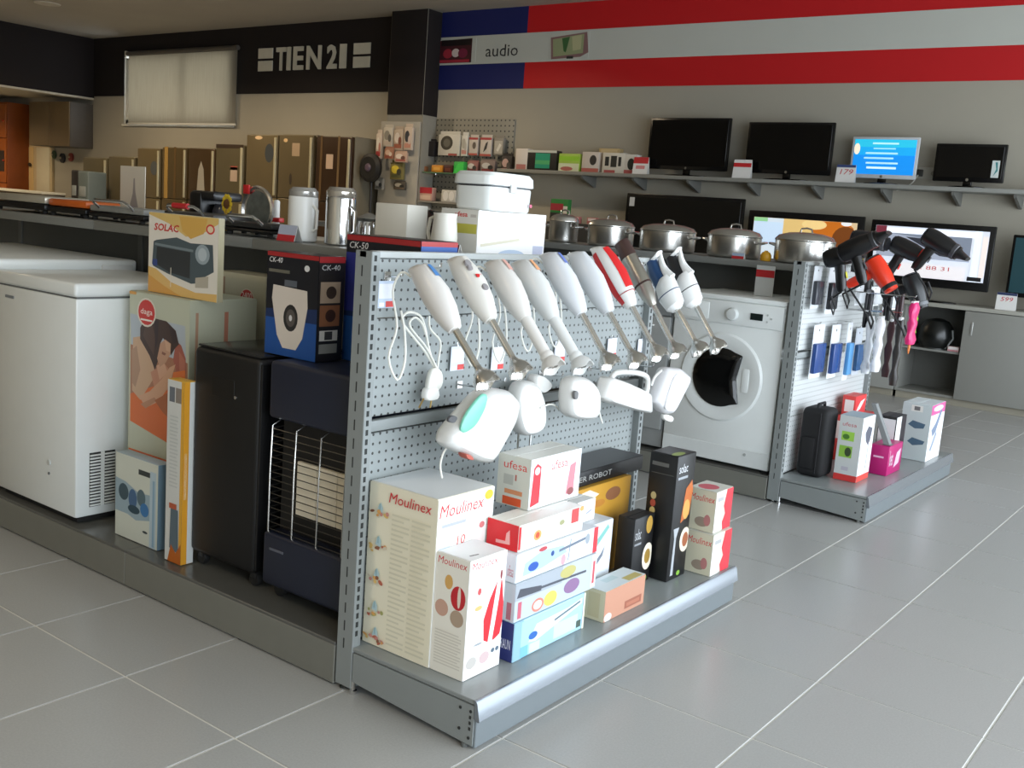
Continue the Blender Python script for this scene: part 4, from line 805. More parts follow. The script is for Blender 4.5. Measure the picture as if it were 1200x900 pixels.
t = thing('deep_fryer', 'white lidded deep fryer standing on the large white carton', 'fryer', (b[0]+.10, 2.70, zt+.001)); hF = zS(585, 202, 2.6)-zt
m = MB(); m.loft([[(x_*k, y_*k, z_) for x_, y_ in sup(.085, .12, 24, 5)] for z_, k in ((0, .93), (.006, .97), (hF*.58, 1.0), (hF*.62, .98))], APPL); m.build('body', t)
m = MB(); m.loft([[(x_*k, y_*k, z_) for x_, y_ in sup(.088, .125, 24, 5)] for z_, k in ((hF*.66, .98), (hF*.68, 1.02), (hF*.9, 1.0), (hF, .9))], APPL); m.build('lid', t)
m = MB(); m.loft([[(x_, y_, z_) for x_, y_ in sup(.082, .118, 24, 5)] for z_ in (hF*.6, hF*.67)], mat('3a3c40', .4)); m.build('seal_gap', t)
m = MB(); m.box(.086, .094, -.03, .0, hF*.5, hF*.72, mat('c9c9c9', .3), .002); m.build('latch', t)
m = MB(); m.lathe([(.006, .086), (.006, .089)], mat('c05070', .4), 10, (0, .09, hF*.2), 'x'); m.build('pilot_light', t)
x = onS(503, 2.44)
t = thing('water_jug', 'white plastic jug with open loop handle beside the large carton', 'jug', (onS(521, 2.47), 2.47, SZ+.001))
m = MB(); m.lathe([(.034, 0), (.038, .006), (.042, .06), (.036, .12), (.038, .135), (.034, .134)], mat('dad7cc', .35), 24); m.build('body', t)
m = MB(); m.tube([(-.034, 0, .125), (-.062, 0, .115), (-.070, 0, .075), (-.058, 0, .035), (-.038, 0, .03)], .006, mat('dad7cc', .35), 8); m.build('handle', t)
card('red-banded price card at the foot of the white jug', (onS(524, 2.37, 290), 2.352, SZ+.001), .11, .045, [('r', 0, 0, 1, 1, '6a2024'), ('r', .1, .3, .75, .95, 'd0483e'), ('e', .85, .5, .08, .3, 'd8d8d8'), ('r', .05, .05, .7, .2, 'e0d8d4')])
# grills, griddles and sandwich makers
def griddle(label, px0, px1, Y, d, h, mb_, mtop, handle=None, lidz=0):
    a, b = onS(px0, Y, 245), onS(px1, Y, 245); w = (b-a)/2
    t = thing('table_grill', label, 'grill', ((a+b)/2, Y+d/2, SZ+.001))
    m = MB(); m.box(-w, w, -d/2, d/2, .014, h*.55, mb_, .008); m.build('base', t)
    m = MB(); m.box(-w*.98, w*.98, -d/2+.004, d/2-.004, h*.58, h, mtop, .008); top = m.build('top_plate', t)
    for x_ in (-w*.85, w*.85):
        for y_ in (-d*.4, d*.4):
            m = MB(); m.lathe([(.010, 0), (.012, .012), (.008, .016)], RUBBER, 10, (x_, y_, 0)); m.build('foot', t)
    if handle:
        m = MB(); hw = w*.62; m.tube([(-hw, -d/2+.01, h*.8), (-hw, -d/2-.02, h+.012), (-hw*.8, -d/2-.028, h+.022), (hw*.8, -d/2-.028, h+.022), (hw, -d/2-.02, h+.012), (hw, -d/2+.01, h*.8)], .006, CHROME, 8); hd = m.build('handle', t)
        if handle != 'plain':
            m = MB(); m.tube([(-hw*.45, -d/2-.028, h+.022), (hw*.45, -d/2-.028, h+.022)], .011, mat(handle, .4), 10); m.build('handle_grip', hd)
    return t
griddle('black flat electric griddle with pale steel top', -10, 52, 2.37, .22, .075, BLACK, mat('c9c4b4', .3, .5))
griddle('black griddle with long orange top tray', 55, 100, 2.38, .17, .07, BLACK, mat('c8601e', .4))
griddle('flat grey contact grill with chrome handle', 103, 168, 2.38, .16, .06, BLACK, mat('8f908c', .4), 'plain')
griddle('dark sandwich grill with red-gripped chrome handle behind the oven carton', 190, 250, 2.40, .18, .065, mat('222224', .4), mat('4a4846', .35), 'c81f26')
griddle('wide black table grill with steel edge before the round skillet', 262, 318, 2.40, .16, .05, BLACK, mat('2a2a2a', .35), 'plain')
w = onS(170, 2.62, 230)-onS(141, 2.62, 230)
t = thing('show_card', 'white show card with faint grey bottle drawing, standing on the grill row', 'show card', (onS(155, 2.62, 230), 2.62, SZ+.001)); h = zS(155, 195, 2.62)-SZ
m = MB(); m.box(-w/2, w/2, 0, .004, 0, h, mat('d9d2c2', .6, 0, .02), .001, 1); m.build('card', t)
draw(t, (-w/2, 0, 0), (w, 0, 0), (0, 0, h), [('p', [(.35, .12), (.8, .12), (.72, .3), (.62, .55), (.6, .78), (.55, .78), (.52, .5), (.42, .3)], 'a39c98'), ('r', .3, .05, .9, .1, '9a4a44'), ('e', .5, .2, .25, .06, '9a9cb8')], 'print')
m = MB(); m.box(-w/2, w/2, .004, .05, 0, .006, mat('2a2a2a', .5)); m.build('foot', t)
# coffee maker with yellow dial, round skillet on edge, blender jar
x = onS(243, 2.68, 235)
t = thing('coffee_maker', 'black coffee maker with yellow sunflower sticker on its side', 'coffee maker', (x, 2.74, SZ+.001))
m = MB(); m.box(-.10, .06, -.08, .08, 0, .02, BLACK, .006); m.build('base', t)
m = MB(); m.box(-.10, -.02, -.08, .08, .02, .145, BLACK, .012); m.build('tank', t)
m = MB(); m.box(-.10, .06, -.075, .075, .112, .15, mat('1c1c1e', .3), .012); m.build('brew_head', t)
m = MB(); m.lathe([(.03, .022), (.042, .04), (.040, .075), (.028, .1)], mat('3a3a40', .1), 20, (.02, 0, 0)); m.build('jug', t)
x = onS(266, 2.56, 235)
t = thing('flower_timer', 'yellow flower-shaped stand with brown centre on the shelf', 'ornament', (onS(266, 2.60, 235), 2.60, SZ+.001))
m = MB(); m.box(-.02, .02, -.014, .014, 0, .006, mat('b89a2c', .5), .002, 1); m.build('base', t)
m = MB(); m.tube([(0, 0, .005), (-.004, 0, .05), (0, 0, .085)], .004, mat('b08a30', .5), 7); m.build('stem', t)
for k in range(10):
    q = 2*math.pi*k/10; m = MB(); m.lathe([(.003, -.003), (.011, 0), (.003, .003)], mat('e0c030', .5), 8, (.024*math.cos(q), 0, .105+.03*math.sin(q)), 'y'); m.build('petal', t)
m = MB(); m.lathe([(.005, -.008), (.018, -.004), (.018, .003)], mat('6a4420', .6), 16, (0, 0, .105), 'y'); m.build('flower_centre', t)
x = onS(304, 2.6, 230)
t = thing('electric_skillet', 'round steel skillet standing on edge with mottled face', 'skillet', (x, 2.60, SZ+.001))
m = MB(); m.lathe([(.088, 0), (.092, -.012), (.085, -.016), (.08, -.006)], STEEL, 32, (0, 0, .093), 'y'); m.build('rim', t)
m = MB(); m.lathe([(.082, -.004), (.06, -.008), (.02, -.009)], mat('6a706c', .35, .3, .7, 30), 32, (0, 0, .093), 'y'); m.build('pan_face', t)
m = MB(); m.box(-.075, -.04, -.02, -.012, .15, .185, RED, .003); m.build('label_sticker', t)
m = MB(); m.box(-.05, .05, .0, .03, 0, .012, BLACK, .003); m.build('stand', t)
x = onS(324, 2.67, 250)
t = thing('hand_whisk', 'white and red handled whisk stand beside the white canister', 'whisk', (x, 2.67, SZ+.001))
m = MB(); m.lathe([(.028, 0), (.028, .008), (.01, .012)], mat('d5d5d2', .3), 18); m.build('base', t)
m = MB(); m.lathe([(.010, .01), (.013, .05), (.012, .13), (.007, .135)], PAPER, 14); m.build('handle', t)
m = MB(); m.box(-.032, .032, -.014, .014, .05, .068, RED, .004); m.build('red_collar', t)
m = MB(); m.tube([(-.03, -.012, .055), (-.045, -.02, .0035)], .003, CHROME, 6); m.build('leg', t)
# silver dishwasher next to the washing machine
t = thing('dishwasher', 'silver-grey dishwasher left of the washing machine, half hidden by end unit', 'dishwasher', (WX0-.315, WY+.29, PZ0+.001))
SIL = mat('a9acab', .38, .4, .03)
m = MB(); m.box(-.3, .3, -.26, .27, .012, .845, SIL, .006); m.build('cabinet', t)
m = MB(); m.box(-.297, .297, -.285, -.26, .11, .71, SIL, .006); dr = m.build('door', t)
m = MB(); m.box(-.297, .297, -.285, -.26, .715, .84, mat('8d9090', .35, .4), .006); m.build('control_panel', t)
m = MB(); m.tube([(-.2, -.285, .66), (-.2, -.315, .66), (.2, -.315, .66), (.2, -.285, .66)], .007, STEEL, 8); m.build('handle', dr)
# ------------------------------------------------------------------ goods on the far end unit
D2 = DZ; GB = 'far end unit deck goods'
t = thing('carry_case', 'black soft-sided carry case standing on the far end unit', 'case', ((-1.834-1.70)/2, 4.965, D2+.001))
CS = mat('0d0c0e', .75, 0, .15, 60, .1)
m = MB(); m.box(-.068, .068, -.08, .08, 0, .345, CS, .028, 4); m.build('body', t)
m = MB(); m.box(.030, .034, -.082, .082, .02, .325, mat('2a292c', .4, .3), .001, 1); m.build('zip', t)
m = MB(); m.tube([(0, -.045, .335), (0, -.04, .362), (0, .04, .362), (0, .045, .335)], .008, CS, 8); m.build('handle', t)
m = MB(); m.box(-.05, .02, -.088, -.078, .04, .20, CS, .008); m.build('front_pocket', t)
carton('fan_box', 'white carton with green photos and red foot band beside the black case', 'box', [-1.667, -1.553, 4.965, 5.145, D2, .455], 'dfe0e0',
       front=[('r', 0, 0, 1, 1, 'c9cccb'), ('r', 0, 0, 1, .1, 'cf3a38'), ('t', 'ufesa', .14, .84, .75, .9, 'c05a60'), ('r', .15, .62, .7, .76, '9ccc50'), ('r', .12, .36, .68, .54, '8cba48'), ('e', .35, .68, .15, .04, '4a7a30'), ('e', .5, .45, .14, .07, '3a4a30'), ('r', .3, .16, .6, .22, 'b9b4c0')],
       side=[('r', 0, 0, 1, 1, 'eef0f4'), ('r', 0, 0, 1, .1, 'd84a40'), ('p', [(.3, .75), (.5, .85), (.85, .8), (.75, .6), (.6, .55), (.4, .62)], '5a5c68'), ('l', .62, .18, .66, .62, .008, '6a6c76')], top=[('r', 0, 0, 1, 1, '9fb0b8')])
carton('hair_dryer_box', 'low magenta carton on the far end unit', 'box', [-1.590, -1.496, 5.255, 5.48, D2, .284], 'b01468',
       front=[('r', .2, .58, .75, .64, 'e0b0cc')], side=[('t', 'Rowenta', .1, .3, .35, .85, 'e8d8e4'), ('p', [(.45, .2), (.8, .3), (.9, .8), (.6, .7)], 'd8b8d0')])
carton('hair_dryer_box', 'black and white carton behind the magenta one, picturing a dryer', 'box', [-1.64, -1.545, 5.49, 5.66, D2, .40], '1a1a1c',
       front=[('r', .05, .05, .95, .95, 'd9d9d8'), ('p', [(.2, .3), (.8, .5), (.9, .4), (.4, .2)], '3a3a3c')], side=[('r', 0, 0, .5, 1, 'e2e2e0'), ('r', .5, 0, 1, 1, '241a20')])
carton('styler_box', 'tall white carton with magenta top band at the deck corner', 'box', [-1.610, -1.456, 5.80, 6.07, D2, .446], 'd0d8da',
       front=[('r', 0, 0, 1, 1, 'b9c4c4'), ('p', [(.25, .62), (.4, .7), (.85, .66), (.8, .58), (.5, .56)], '4a6478'), ('p', [(.3, .32), (.45, .4), (.9, .36), (.85, .3), (.5, .26)], '4a6478'), ('r', .3, .86, .7, .97, 'd8d8d2'), ('r', .4, .88, .6, .95, '6a6a6a')],
       side=[('r', 0, 0, 1, 1, 'f2f2f4'), ('r', 0, .82, 1, 1, 'd45a96'), ('p', [(.15, .55), (.4, .65), (.7, .9), (.8, .85), (.5, .5), (.3, .42)], '7a88a0'), ('p', [(.2, .2), (.5, .5), (.6, .45), (.3, .15)], '8a98ae'), ('e', .5, .92, .35, .05, 'f0e0e8')])
t = thing('leaning_panel', 'grey flat display panel leaning on the magenta carton', 'panel', (-1.54, 5.30, .2855))
m = MB(); m.loft([[(.005, -.02, .0), (.035, -.02, .0), (.035, .02, .0), (.005, .02, .0)], [(-.085, -.02, .20), (-.062, -.02, .20), (-.062, .02, .20), (-.085, .02, .20)]], mat('7d8080', .5)); m.build('panel', t)
m = MB(); m.box(.0, .04, -.024, .024, 0, .004, mat('6d7070', .5)); m.build('foot', t)
carton('toy_box', 'red and white carton at the back of the far end unit deck', 'box', [-1.845, -1.74, 5.40, 5.75, D2, .37], 'c9352f', front=[('r', .1, .5, .9, .9, 'e0c8c0')], top=[('r', .1, .1, .9, .9, 'd04030')])
carton('toy_box', 'small tilted red and white packet atop the red carton', 'box', [-1.83, -1.76, 5.45, 5.62, .371, .48], 'd84440', side=[('r', 0, 0, 1, 1, 'd83a3c'), ('p', [(.1, .2), (.5, .3), (.9, .8), (.5, .7)], 'f0e0dc')], front=[('r', .2, .2, .9, .8, 'f0e4e0')])
# blister packs hung on the far panel, then hair dryers above
YE = PX(1014, 450, XP).y
BLU = '22427e'
def peg(X, Y, z):
    l = eu2.location; y = min(Y, YE-.05)
    m = MB(); m.tube([(.0008, y-l.y, z), (.02, y-l.y, z), (X-l.x, Y-l.y, z+.003), (X+.004-l.x, Y-l.y, z+.012)], .0025, CHROME, 5); m.build('peg_hook', eu2)
def blister(label, px0, px1, py0, py1, X, back, face, cat='blister pack', grp='blister packs on the far panel', stripe=None):
    a, b = PX(px0, py1, X), PX(px1, py0, X); w = b.y-a.y; h = b.z-a.z; cy0 = (a.y+b.y)/2
    t = thing('blister_pack', label, cat, (X, cy0, a.z), 0, grp)
    m = MB(); m.box(-.001, .001, -w/2, w/2, 0, h, mat(back, .5, 0, .02), .0004, 1); m.build('backing_card', t)
    m = MB(); m.box(.001, .024, -w*.47, w*.47, h*.10, h*.66, mat(face, .25, 0, .05), .006); m.build('blister', t)
    draw(t, (.0012, -w/2, 0), (0, w, 0), (0, 0, h), [('r', .08, .68, .92, .96, stripe or back), ('e', .5, .9, .06, .025, '555555')], 'print')
    peg(X, cy0, a.z+h+.004)
    return t
blister('blue and white blister pack next to the slotted upright', 947, 967, 380, 444, -1.835, 'dfe3e8', BLU)
blister('blue and white blister pack, second from the upright', 968, 986, 380, 444, -1.835, 'dfe3e8', BLU)
blister('white and sky-blue toothbrush pack with green tip', 986, 1000, 378, 446, -1.80, 'e6eaee', '5a9ad0', stripe='f2f4f6')
blister('navy blister pack behind the toothbrush pack', 997, 1012, 384, 440, -1.845, 'c9d0d8', '2f5a8a')
blister('clear shaver pack with grey handle below the dryers', 949, 964, 312, 362, -1.84, 'd3d7da', '3a3d44')
blister('clear trimmer pack with dark handle below the dryers', 966, 982, 312, 368, -1.83, 'dcdfe2', '22242a')
def clothlike(label, px0, px1, py0, py1, X, col, nm='hanging_pouch', cat='pouch', n=3):
    a, b = PX(px0, py1, X), PX(px1, py0, X); w = b.y-a.y; h = b.z-a.z
    t = thing(nm, label, cat, (X, (a.y+b.y)/2, a.z), 0, 'pouches hanging at the far end unit')
    m = MB(); R_ = []
    for k in range(9):
        z = h*k/8; f_ = .75+.25*math.sin(k*1.3); R_.append([(x_*(.018+.006*math.sin(k*2.1))/.02*1.0, y_, z) for x_, y_ in [(p_[0]*.02, p_[1]*w/2*f_) for p_ in sup(1, 1, 14, 3)]])
    m.loft(R_, mat(col, .35, 0, .1, 40)); m.build('bag', t)
    m = MB(); m.box(-.008, .008, -w*.4, w*.4, h*.985, h*1.03, mat('d8d8d8', .4), .002, 1); m.build('header', t)
    m = MB(); m.tube([(0, 0, h*1.02), (0, 0, h*1.06), (-.01, 0, h*1.07)], .002, CHROME, 5); m.build('hanger', t); peg(X, (a.y+b.y)/2, a.z+h*1.07+.008)
    return t
clothlike('white translucent hair accessory pouch hanging from the lower bar', 1011, 1024, 372, 438, -1.73, 'd6d9dc')
clothlike('second white pouch with grey fold hanging from the lower bar', 1022, 1036, 372, 436, -1.67, 'e4e4e6')
clothlike('dark maroon pouch hanging next to the white ones', 1036, 1046, 376, 442, -1.72, '3a1f22')
clothlike('black pouch with gold beads hanging at the bar corner', 1044, 1058, 374, 452, -1.64, '2a2522')
t = clothlike('bright magenta hair brush pouch hanging out over the aisle', 1062, 1076, 354, 404, -1.50, 'd0246a')
m = MB(); m.tube([(0, 0, .005), (.0, -.004, -.03), (0, 0, -.05)], [.008, .006, .002], mat('d87a3a', .4), 8); m.build('brush_tip', t)
m = MB(); 
for q in range(7): m.tube([(0, .03, .10), (.004, .055+.01*math.sin(q), .10+.03*math.cos(q*.9)), (.0, .07+.012*math.sin(q*2), .10+.05*math.cos(q*.9))], .004, mat('7ab02c', .5), 5)
m.build('green_tuft', t)
def hair_dryer(label, px, py, X, col, trim, rot=0, ln=.17, tiltz=-.5, nozzle=True, cord=True):
    p = PX(px, py, X); t = thing('hair_dryer', label, 'hair dryer', p, rot, 'hair dryers on the far end unit'); t.scale = (1.3,)*3
    T = Matrix.Rotation(tiltz, 4, 'Y'); m = MB(T); bm2 = mat(col, .3, 0, .03)
    m.lathe([(.020, -.06), (.034, -.052), (.037, -.02), (.035, .03), (.029, .06), (.026, .085)], bm2, 22, ax='x'); m.build('barrel', t)
    m = MB(T); m.lathe([(.029, .060), (.0305, .062), (.0305, .074), (.028, .076)], mat(trim, .3, .3), 22, ax='x'); m.build('trim_ring', t)
    m = MB(T); m.lathe([(.021, -.062), (.030, -.060), (.030, -.056)], mat('333338', .5), 20, ax='x'); m.build('intake_grille', t)
    m = MB(T); m.loft([[(x_+dx, y_, z_) for x_, y_ in sup(rx, ry, 14, 2.6)] for z_, rx, ry, dx in ((-.02, .020, .017, -.01), (-.06, .019, .016, -.014), (-.11, .019, .016, -.02), (-.13, .014, .012, -.022))], bm2); h = m.build('handle', t)
    m = MB(T); m.box(.005, .009, -.007, .007, -.085, -.06, mat(trim, .4), .002, 1); m.build('switch', h)
    if nozzle:
        m = MB(T); m.loft([[(x_, y_, z_) for y_, z_ in sup(ry, rz_, 18, 2.2)] for x_, ry, rz_ in ((.078, .024, .024), (.095, .028, .016), (.125, .034, .008))], mat('161618', .4)); m.build('nozzle', t)
    if not cord: return t
    m = MB(); m.tube([T @ Vector((-.022, 0, -.13)), Vector((-.03, .01, -.17)), Vector((-.01, .02, -.22)), Vector((.0, .0, -.19)), Vector((-.015, -.015, -.15))], .004, RUBBER, 6); m.build('power_cord', t)
    return t
hair_dryer('black hair dryer hung nearest the slotted upright', 1003, 290, -1.64, '101012', '3a3a3c')
hair_dryer('black hair dryer with yellow-green trim next to the stockpot', 986, 300, -1.75, '131315', 'c8c02c', 0, .17, -.3, False)
hair_dryer('glossy orange-red hair dryer hanging between black ones', 1031, 318, -1.62, 'd6341a', '2a2a2a', 0, .17, .9, False)
hair_dryer('black and red hair dryer with silver ring at the bar end', 1062, 292, -1.60, '1a1a1c', 'd8281f', 0, .17, .35, False)
hair_dryer('black hair dryer below the red-ringed one', 1072, 338, -1.56, '16181a', '7a7c80', 0, .17, 1.1, False)
hair_dryer('long-nosed black hair dryer pointing out over the aisle', 1100, 284, -1.42, '121214', '4a4a4e', 0, .17, .45)
hair_dryer('matt black hair dryer over the clear trimmer packs', 1016, 282, -1.775, '1c1c1f', '55565a', 0, .17, .1, False, False)
def straightener(label, px, py, X, col, ln=.2):
    p = PX(px, py, X); t = thing('hair_straightener', label, 'straightener', p, 0, 'straighteners on the far end unit')
    for s in (-1, 1):
        m = MB(); m.loft([[(x_*k+s*.010, y_*k, z_) for x_, y_ in sup(.010, .015, 14, 3)] for z_, k in ((0, .8), (-.01, 1), (-ln*.5, 1.05), (-ln*.95, .9), (-ln, .7))], mat(col, .35)); m.build('arm', t)
    m = MB(); m.lathe([(.012, -.016), (.014, 0), (.012, .016)], mat('7a7c80', .3, .5), 14, (0, 0, -.008), 'y'); m.build('hinge', t)
    m = MB(); m.tube([(0, 0, .0), (0, .005, .03), (0, .02, .05), (0, .03, .02)], .0035, RUBBER, 6); m.build('power_cord', t)
    return t
for px, py, X, c, lb in ((1020, 340, -1.77, '26262a', 'dark grey straightener hanging beside the orange dryer'), (1044, 332, -1.71, '141416', 'black straightener hanging behind the orange dryer'), (1057, 338, -1.705, '3a2226', 'dark maroon straightener near the magenta pouch')): straightener(lb, px, py, X, c)
for k, (yy, c) in enumerate(((5.56, '101013'), (5.84, '151518'))):
    t = thing('hair_clipper', ('glossy black hair clipper on its peg past the straighteners', 'black hair clipper on its peg at the panel end')[k], 'hair clipper', (-1.815, yy, 1.165), 0, 'hair clippers on the far panel')
    m = MB(); m.loft([[(x_*q, y_*q, z_) for x_, y_ in sup(.020, .022, 14, 2.6)] for z_, q in ((0, .7), (-.012, 1), (-.06, 1.05), (-.13, .85), (-.15, .6))], mat(c, .3)); m.build('body', t)
    m = MB(); m.box(-.018, .018, -.02, .02, .0, .018, STEEL, .003); m.build('blade_head', t)
    m = MB(); m.tube([(0, 0, -.148), (.01, .01, -.19), (.02, -.01, -.22), (.0, -.015, -.18)], .003, RUBBER, 6); m.build('power_cord', t)
    peg(-1.80, yy, 1.188)
blister('white backing-card pack under the black clipper', 1001, 1013, 334, 358, -1.81, 'e4e6e8', 'cfd3d6')
blister('white backing-card pack behind the white pouches', 1018, 1032, 336, 359, -1.81, 'eceeef', 'd9dcde')
blister('wide white backing-card pack near the magenta pouch', 1034, 1054, 336, 364, -1.835, 'e6e8ea', 'c9cdd1')
# ------------------------------------------------------------------ back wall: TV shelf, televisions, cabinets
shz0, shz1 = 1.765, 1.80
t = thing('wall_shelf', 'long grey wall shelf on brackets carrying the upper televisions', 'shelf', (-4.2, 9.285, shz0)); 
m = MB(); m.box(-3.0, 3.2, -.165, .163, 0, shz1-shz0, mat('8a8a84', .5, 0, .03), .003); m.build('board', t)
for px, py in ((683, 208), (743, 212), (807, 214), (878, 218), (953, 223), (1034, 226), (1117, 230), (1190, 234)):
    x = PY(px, py, 9.2).x+4.2; m = MB(); m.prism([(-.12, -.001), (.162, -.001), (.162, -.11), (.13, -.11), (-.10, -.03)], x-.012, x+.012, 'x', mat('6f6f6a', .5)); m.build('bracket', t)
def tv(label, px0, py0, px1, py1, Y, zsup, screen=None, silver=False, bez=.022, draws=None):
    a, b = PY(px0, py0, Y), PY(px1, py1, Y); w = b.x-a.x; zt = (a.z+PY(px1, py0, Y).z)/2 if False else a.z; z0 = b.z
    z0 = max(z0, zsup+.035); h = zt-z0
    t = thing('television', label, 'television', ((a.x+b.x)/2, Y+.03, zsup+.001)); o = z0-zsup
    m = MB(); m.box(-w/2, w/2, -.03, .0, o, o+h, mat('c9ccce' if silver else '0a0a0b', .25), .008); m.build('frame', t)
    m = MB(); m.box(-w/2+.05, w/2-.05, .0, .055, o+.06, o+h-.06, BLACK, .012); m.build('back_cover', t)
    m = MB(); m.box(-w/2+bez, w/2-bez, -.0315, -.029, o+bez*1.6, o+h-bez, screen or mat('020203', .18, 0, 0), .001, 1); sc_ = m.build('screen', t)
    if draws:
        draw(sc_, (-w/2+bez, -.0315, o+bez*1.6), (w-2*bez, 0, 0), (0, 0, h-bez*2.6), draws, 'picture', .0008)
    m = MB(); m.box(-.035, .035, -.02, .012, .008, o+.04, BLACKG, .006); m.build('neck', t)
    m = MB(); m.loft([[(x_*k, y_*k-.005, z_) for x_, y_ in sup(w*.27, .10, 28, 2.4)] for z_, k in ((0, 1), (.006, 1), (.012, .9))], BLACKG); m.build('stand_base', t)
    m = MB(); m.lathe([(.012, -.032), (.012, -.034)], CHROME, 12, (0, 0, o+bez*.8), 'y'); m.build('logo', t)
    return t
def scr(h, e): return mat(h, .3, 0, 0, emit=e)
def glow(ob, e):      # a lit picture: its inks give off light like the screen they belong to
    for c in ob.children:
        for ch in [c]+list(c.children):
            if ch.name.startswith('picture'):
                for i, mm in enumerate(ch.data.materials):
                    h = mm.name[4:10]; ch.data.materials[i] = scr(h, e)
TY = 9.24
tv('large black television, first on the wall shelf beside small cartons', 763, 138, 851, 201, TY, shz1)
tv('black television on the wall shelf between two price cards', 878, 143, 972, 206, TY, shz1)
v = tv('silver-edged television with bright blue text screen on the wall shelf', 1000, 160, 1072, 211, TY, shz1, scr('1483d8', .8), True, draws=[('r', 0, .55, 1, 1, '1a9ad8'), ('r', 0, .78, 1, 1, '28b0d0'), ('r', .3, .86, .72, .91, 'a8dcf0'), ('r', .32, .72, .68, .76, '8fd0ec'), ('r', .2, .58, .72, .63, 'a0d4f0'), ('r', .18, .44, .66, .49, '9cd0f2'), ('r', .22, .3, .74, .35, 'a8d4f6'), ('r', .24, .16, .72, .22, 'c4e0fa'), ('e', .05, .72, .05, .16, 'e8d8c0')]); glow(v, .8)
v = tv('smallest black television on the wall shelf with white corner sticker', 1098, 168, 1175, 215, TY, shz1)
tw = .55
draw(v, (.18, -.032, .09), (.06, 0, 0), (0, 0, .14), [('r', 0, 0, 1, 1, 'd8e0dc'), ('p', [(.3, .1), (.6, .5), (.4, .9), (.7, .9), (.8, .4)], '3a8a8a')], 'energy_sticker', .0012)
def wcard(label, px, py0, py1, w, bands, Y=9.14, zs=None):
    p = PY(px, py1, Y); h = PY(px, py0, Y).z-(zs or shz1); card(label, (p.x, Y, (zs or shz1)+.001), w, max(.05, h), bands, 0, 'price cards at the televisions', .12)
wcard('red-topped white price card beside the first wall television', 749, 184, 205, .17, [('r', 0, .62, 1, 1, 'c02a30'), ('r', .2, .3, .8, .5, 'd88a8a')])
wcard('white price card with red band between two black wall televisions', 868, 187, 207, .18, [('r', 0, .6, 1, .82, 'c8282c')])
wcard('price card with blue top and red figures beside the blue screen', 989, 193, 214, .17, [('r', 0, .85, 1, 1, '3a4a7a'), ('t', '179', .2, .45, .85, .75, 'c83038', .2)])
CT = .835
t = thing('cabinet_worktop', 'long grey worktop over the low cabinets carrying the lower televisions', 'worktop', (-3.6, 9.22, CT-.032))
m = MB(); m.box(-2.6, 3.0, -.225, .225, 0, .032, mat('9c9a90', .45, 0, .03), .003); m.build('top', t)
CABM = mat('8d8d87', .5, 0, .03)
def cabinet(label, x0, x1, open_):
    w = (x1-x0)/2; t = thing('low_cabinet', label, 'cabinet', ((x0+x1)/2, 9.22, 0)); zt = CT-.033
    for s in (-1, 1):
        m = MB(); m.box(s*w-(.018 if s > 0 else 0), s*w+(.018 if s < 0 else 0), -.2, .222, .06, zt, CABM, .001, 1); m.build('side_panel', t)
    m = MB(); m.box(-w+.018, w-.018, -.2, .222, .06, .08, CABM, .001, 1); m.build('bottom_panel', t)
    m = MB(); m.box(-w+.018, w-.018, .205, .222, .08, zt, mat('6d6d68', .6), .001, 1); m.build('back_panel', t)
    m = MB(); m.box(-w+.01, w-.01, -.18, -.165, .0, .06, mat('a09a8a', .6), .001, 1); m.build('toe_kick', t)
    dxm = -w+.5 if open_ else -w+.012
    m = MB(); m.box(-w+.018, (dxm if open_ else w)-.01, -.19, .2, .43, .448, CABM, .001, 1); m.build('shelf', t)
    if open_:
        m = MB(); m.box(dxm-.009, dxm+.009, -.2, .204, .08, zt, CABM, .001, 1); m.build('divider', t)
    m = MB(); m.box(dxm-.008, w-.002, -.222, -.203, .062, zt-.004, mat('969690', .45, 0, .02), .003); d = m.build('sliding_door', t)
    m = MB(); m.box(dxm+.05, dxm+.068, -.228, -.221, zt-.2, zt-.09, mat('c8c8c4', .3, .6), .004); m.build('handle', d)
    return t
cabinet('low grey cabinet with open compartment and sliding door under the wall televisions', -2.60, -1.0, True)
cabinet('low grey cabinet with closed sliding door behind the far end unit', -4.22, -2.605, False)
cabinet('low grey cabinet at the pillar end, hidden behind the cooking pots', -5.84, -4.225, False)
t = thing('robot_lamp', 'round black speaker dome on the open cabinet shelf', 'speaker', (PY(1095, 400, 9.1).x, 9.13, .449))
m = MB(); m.lathe([(.10, 0), (.13, .03), (.145, .10), (.13, .18), (.09, .235), (.03, .255)], mat('101211', .3), 28); m.build('dome', t)
m = MB(); m.lathe([(.105, .0), (.11, .0), (.11, .012), (.10, .012)], mat('3a3c3a', .4), 28); m.build('base_ring', t)
m = MB(); m.tube([(.10, -.06, .01), (.150, -.05, .1), (.135, -.04, .17)], .008, mat('8a8e8c', .3), 7); m.build('side_trim', t)
carton('small_box', 'tiny pink and white box beside the black dome', 'box', [-2.215, -2.125, 9.03, 9.08, .449, .49], 'd9b8b4', front=[('r', .05, .4, .95, .95, 'e8e0dc'), ('r', .05, .05, .95, .35, 'c88a90')])
LY = 9.14
tv('large dark lower television behind the casseroles', 735, 226, 865, 310, LY, CT, mat('0d0d0c', .3, 0, 0), bez=.035, draws=[('r', 0, .82, .05, .99, 'c9c9c4')])
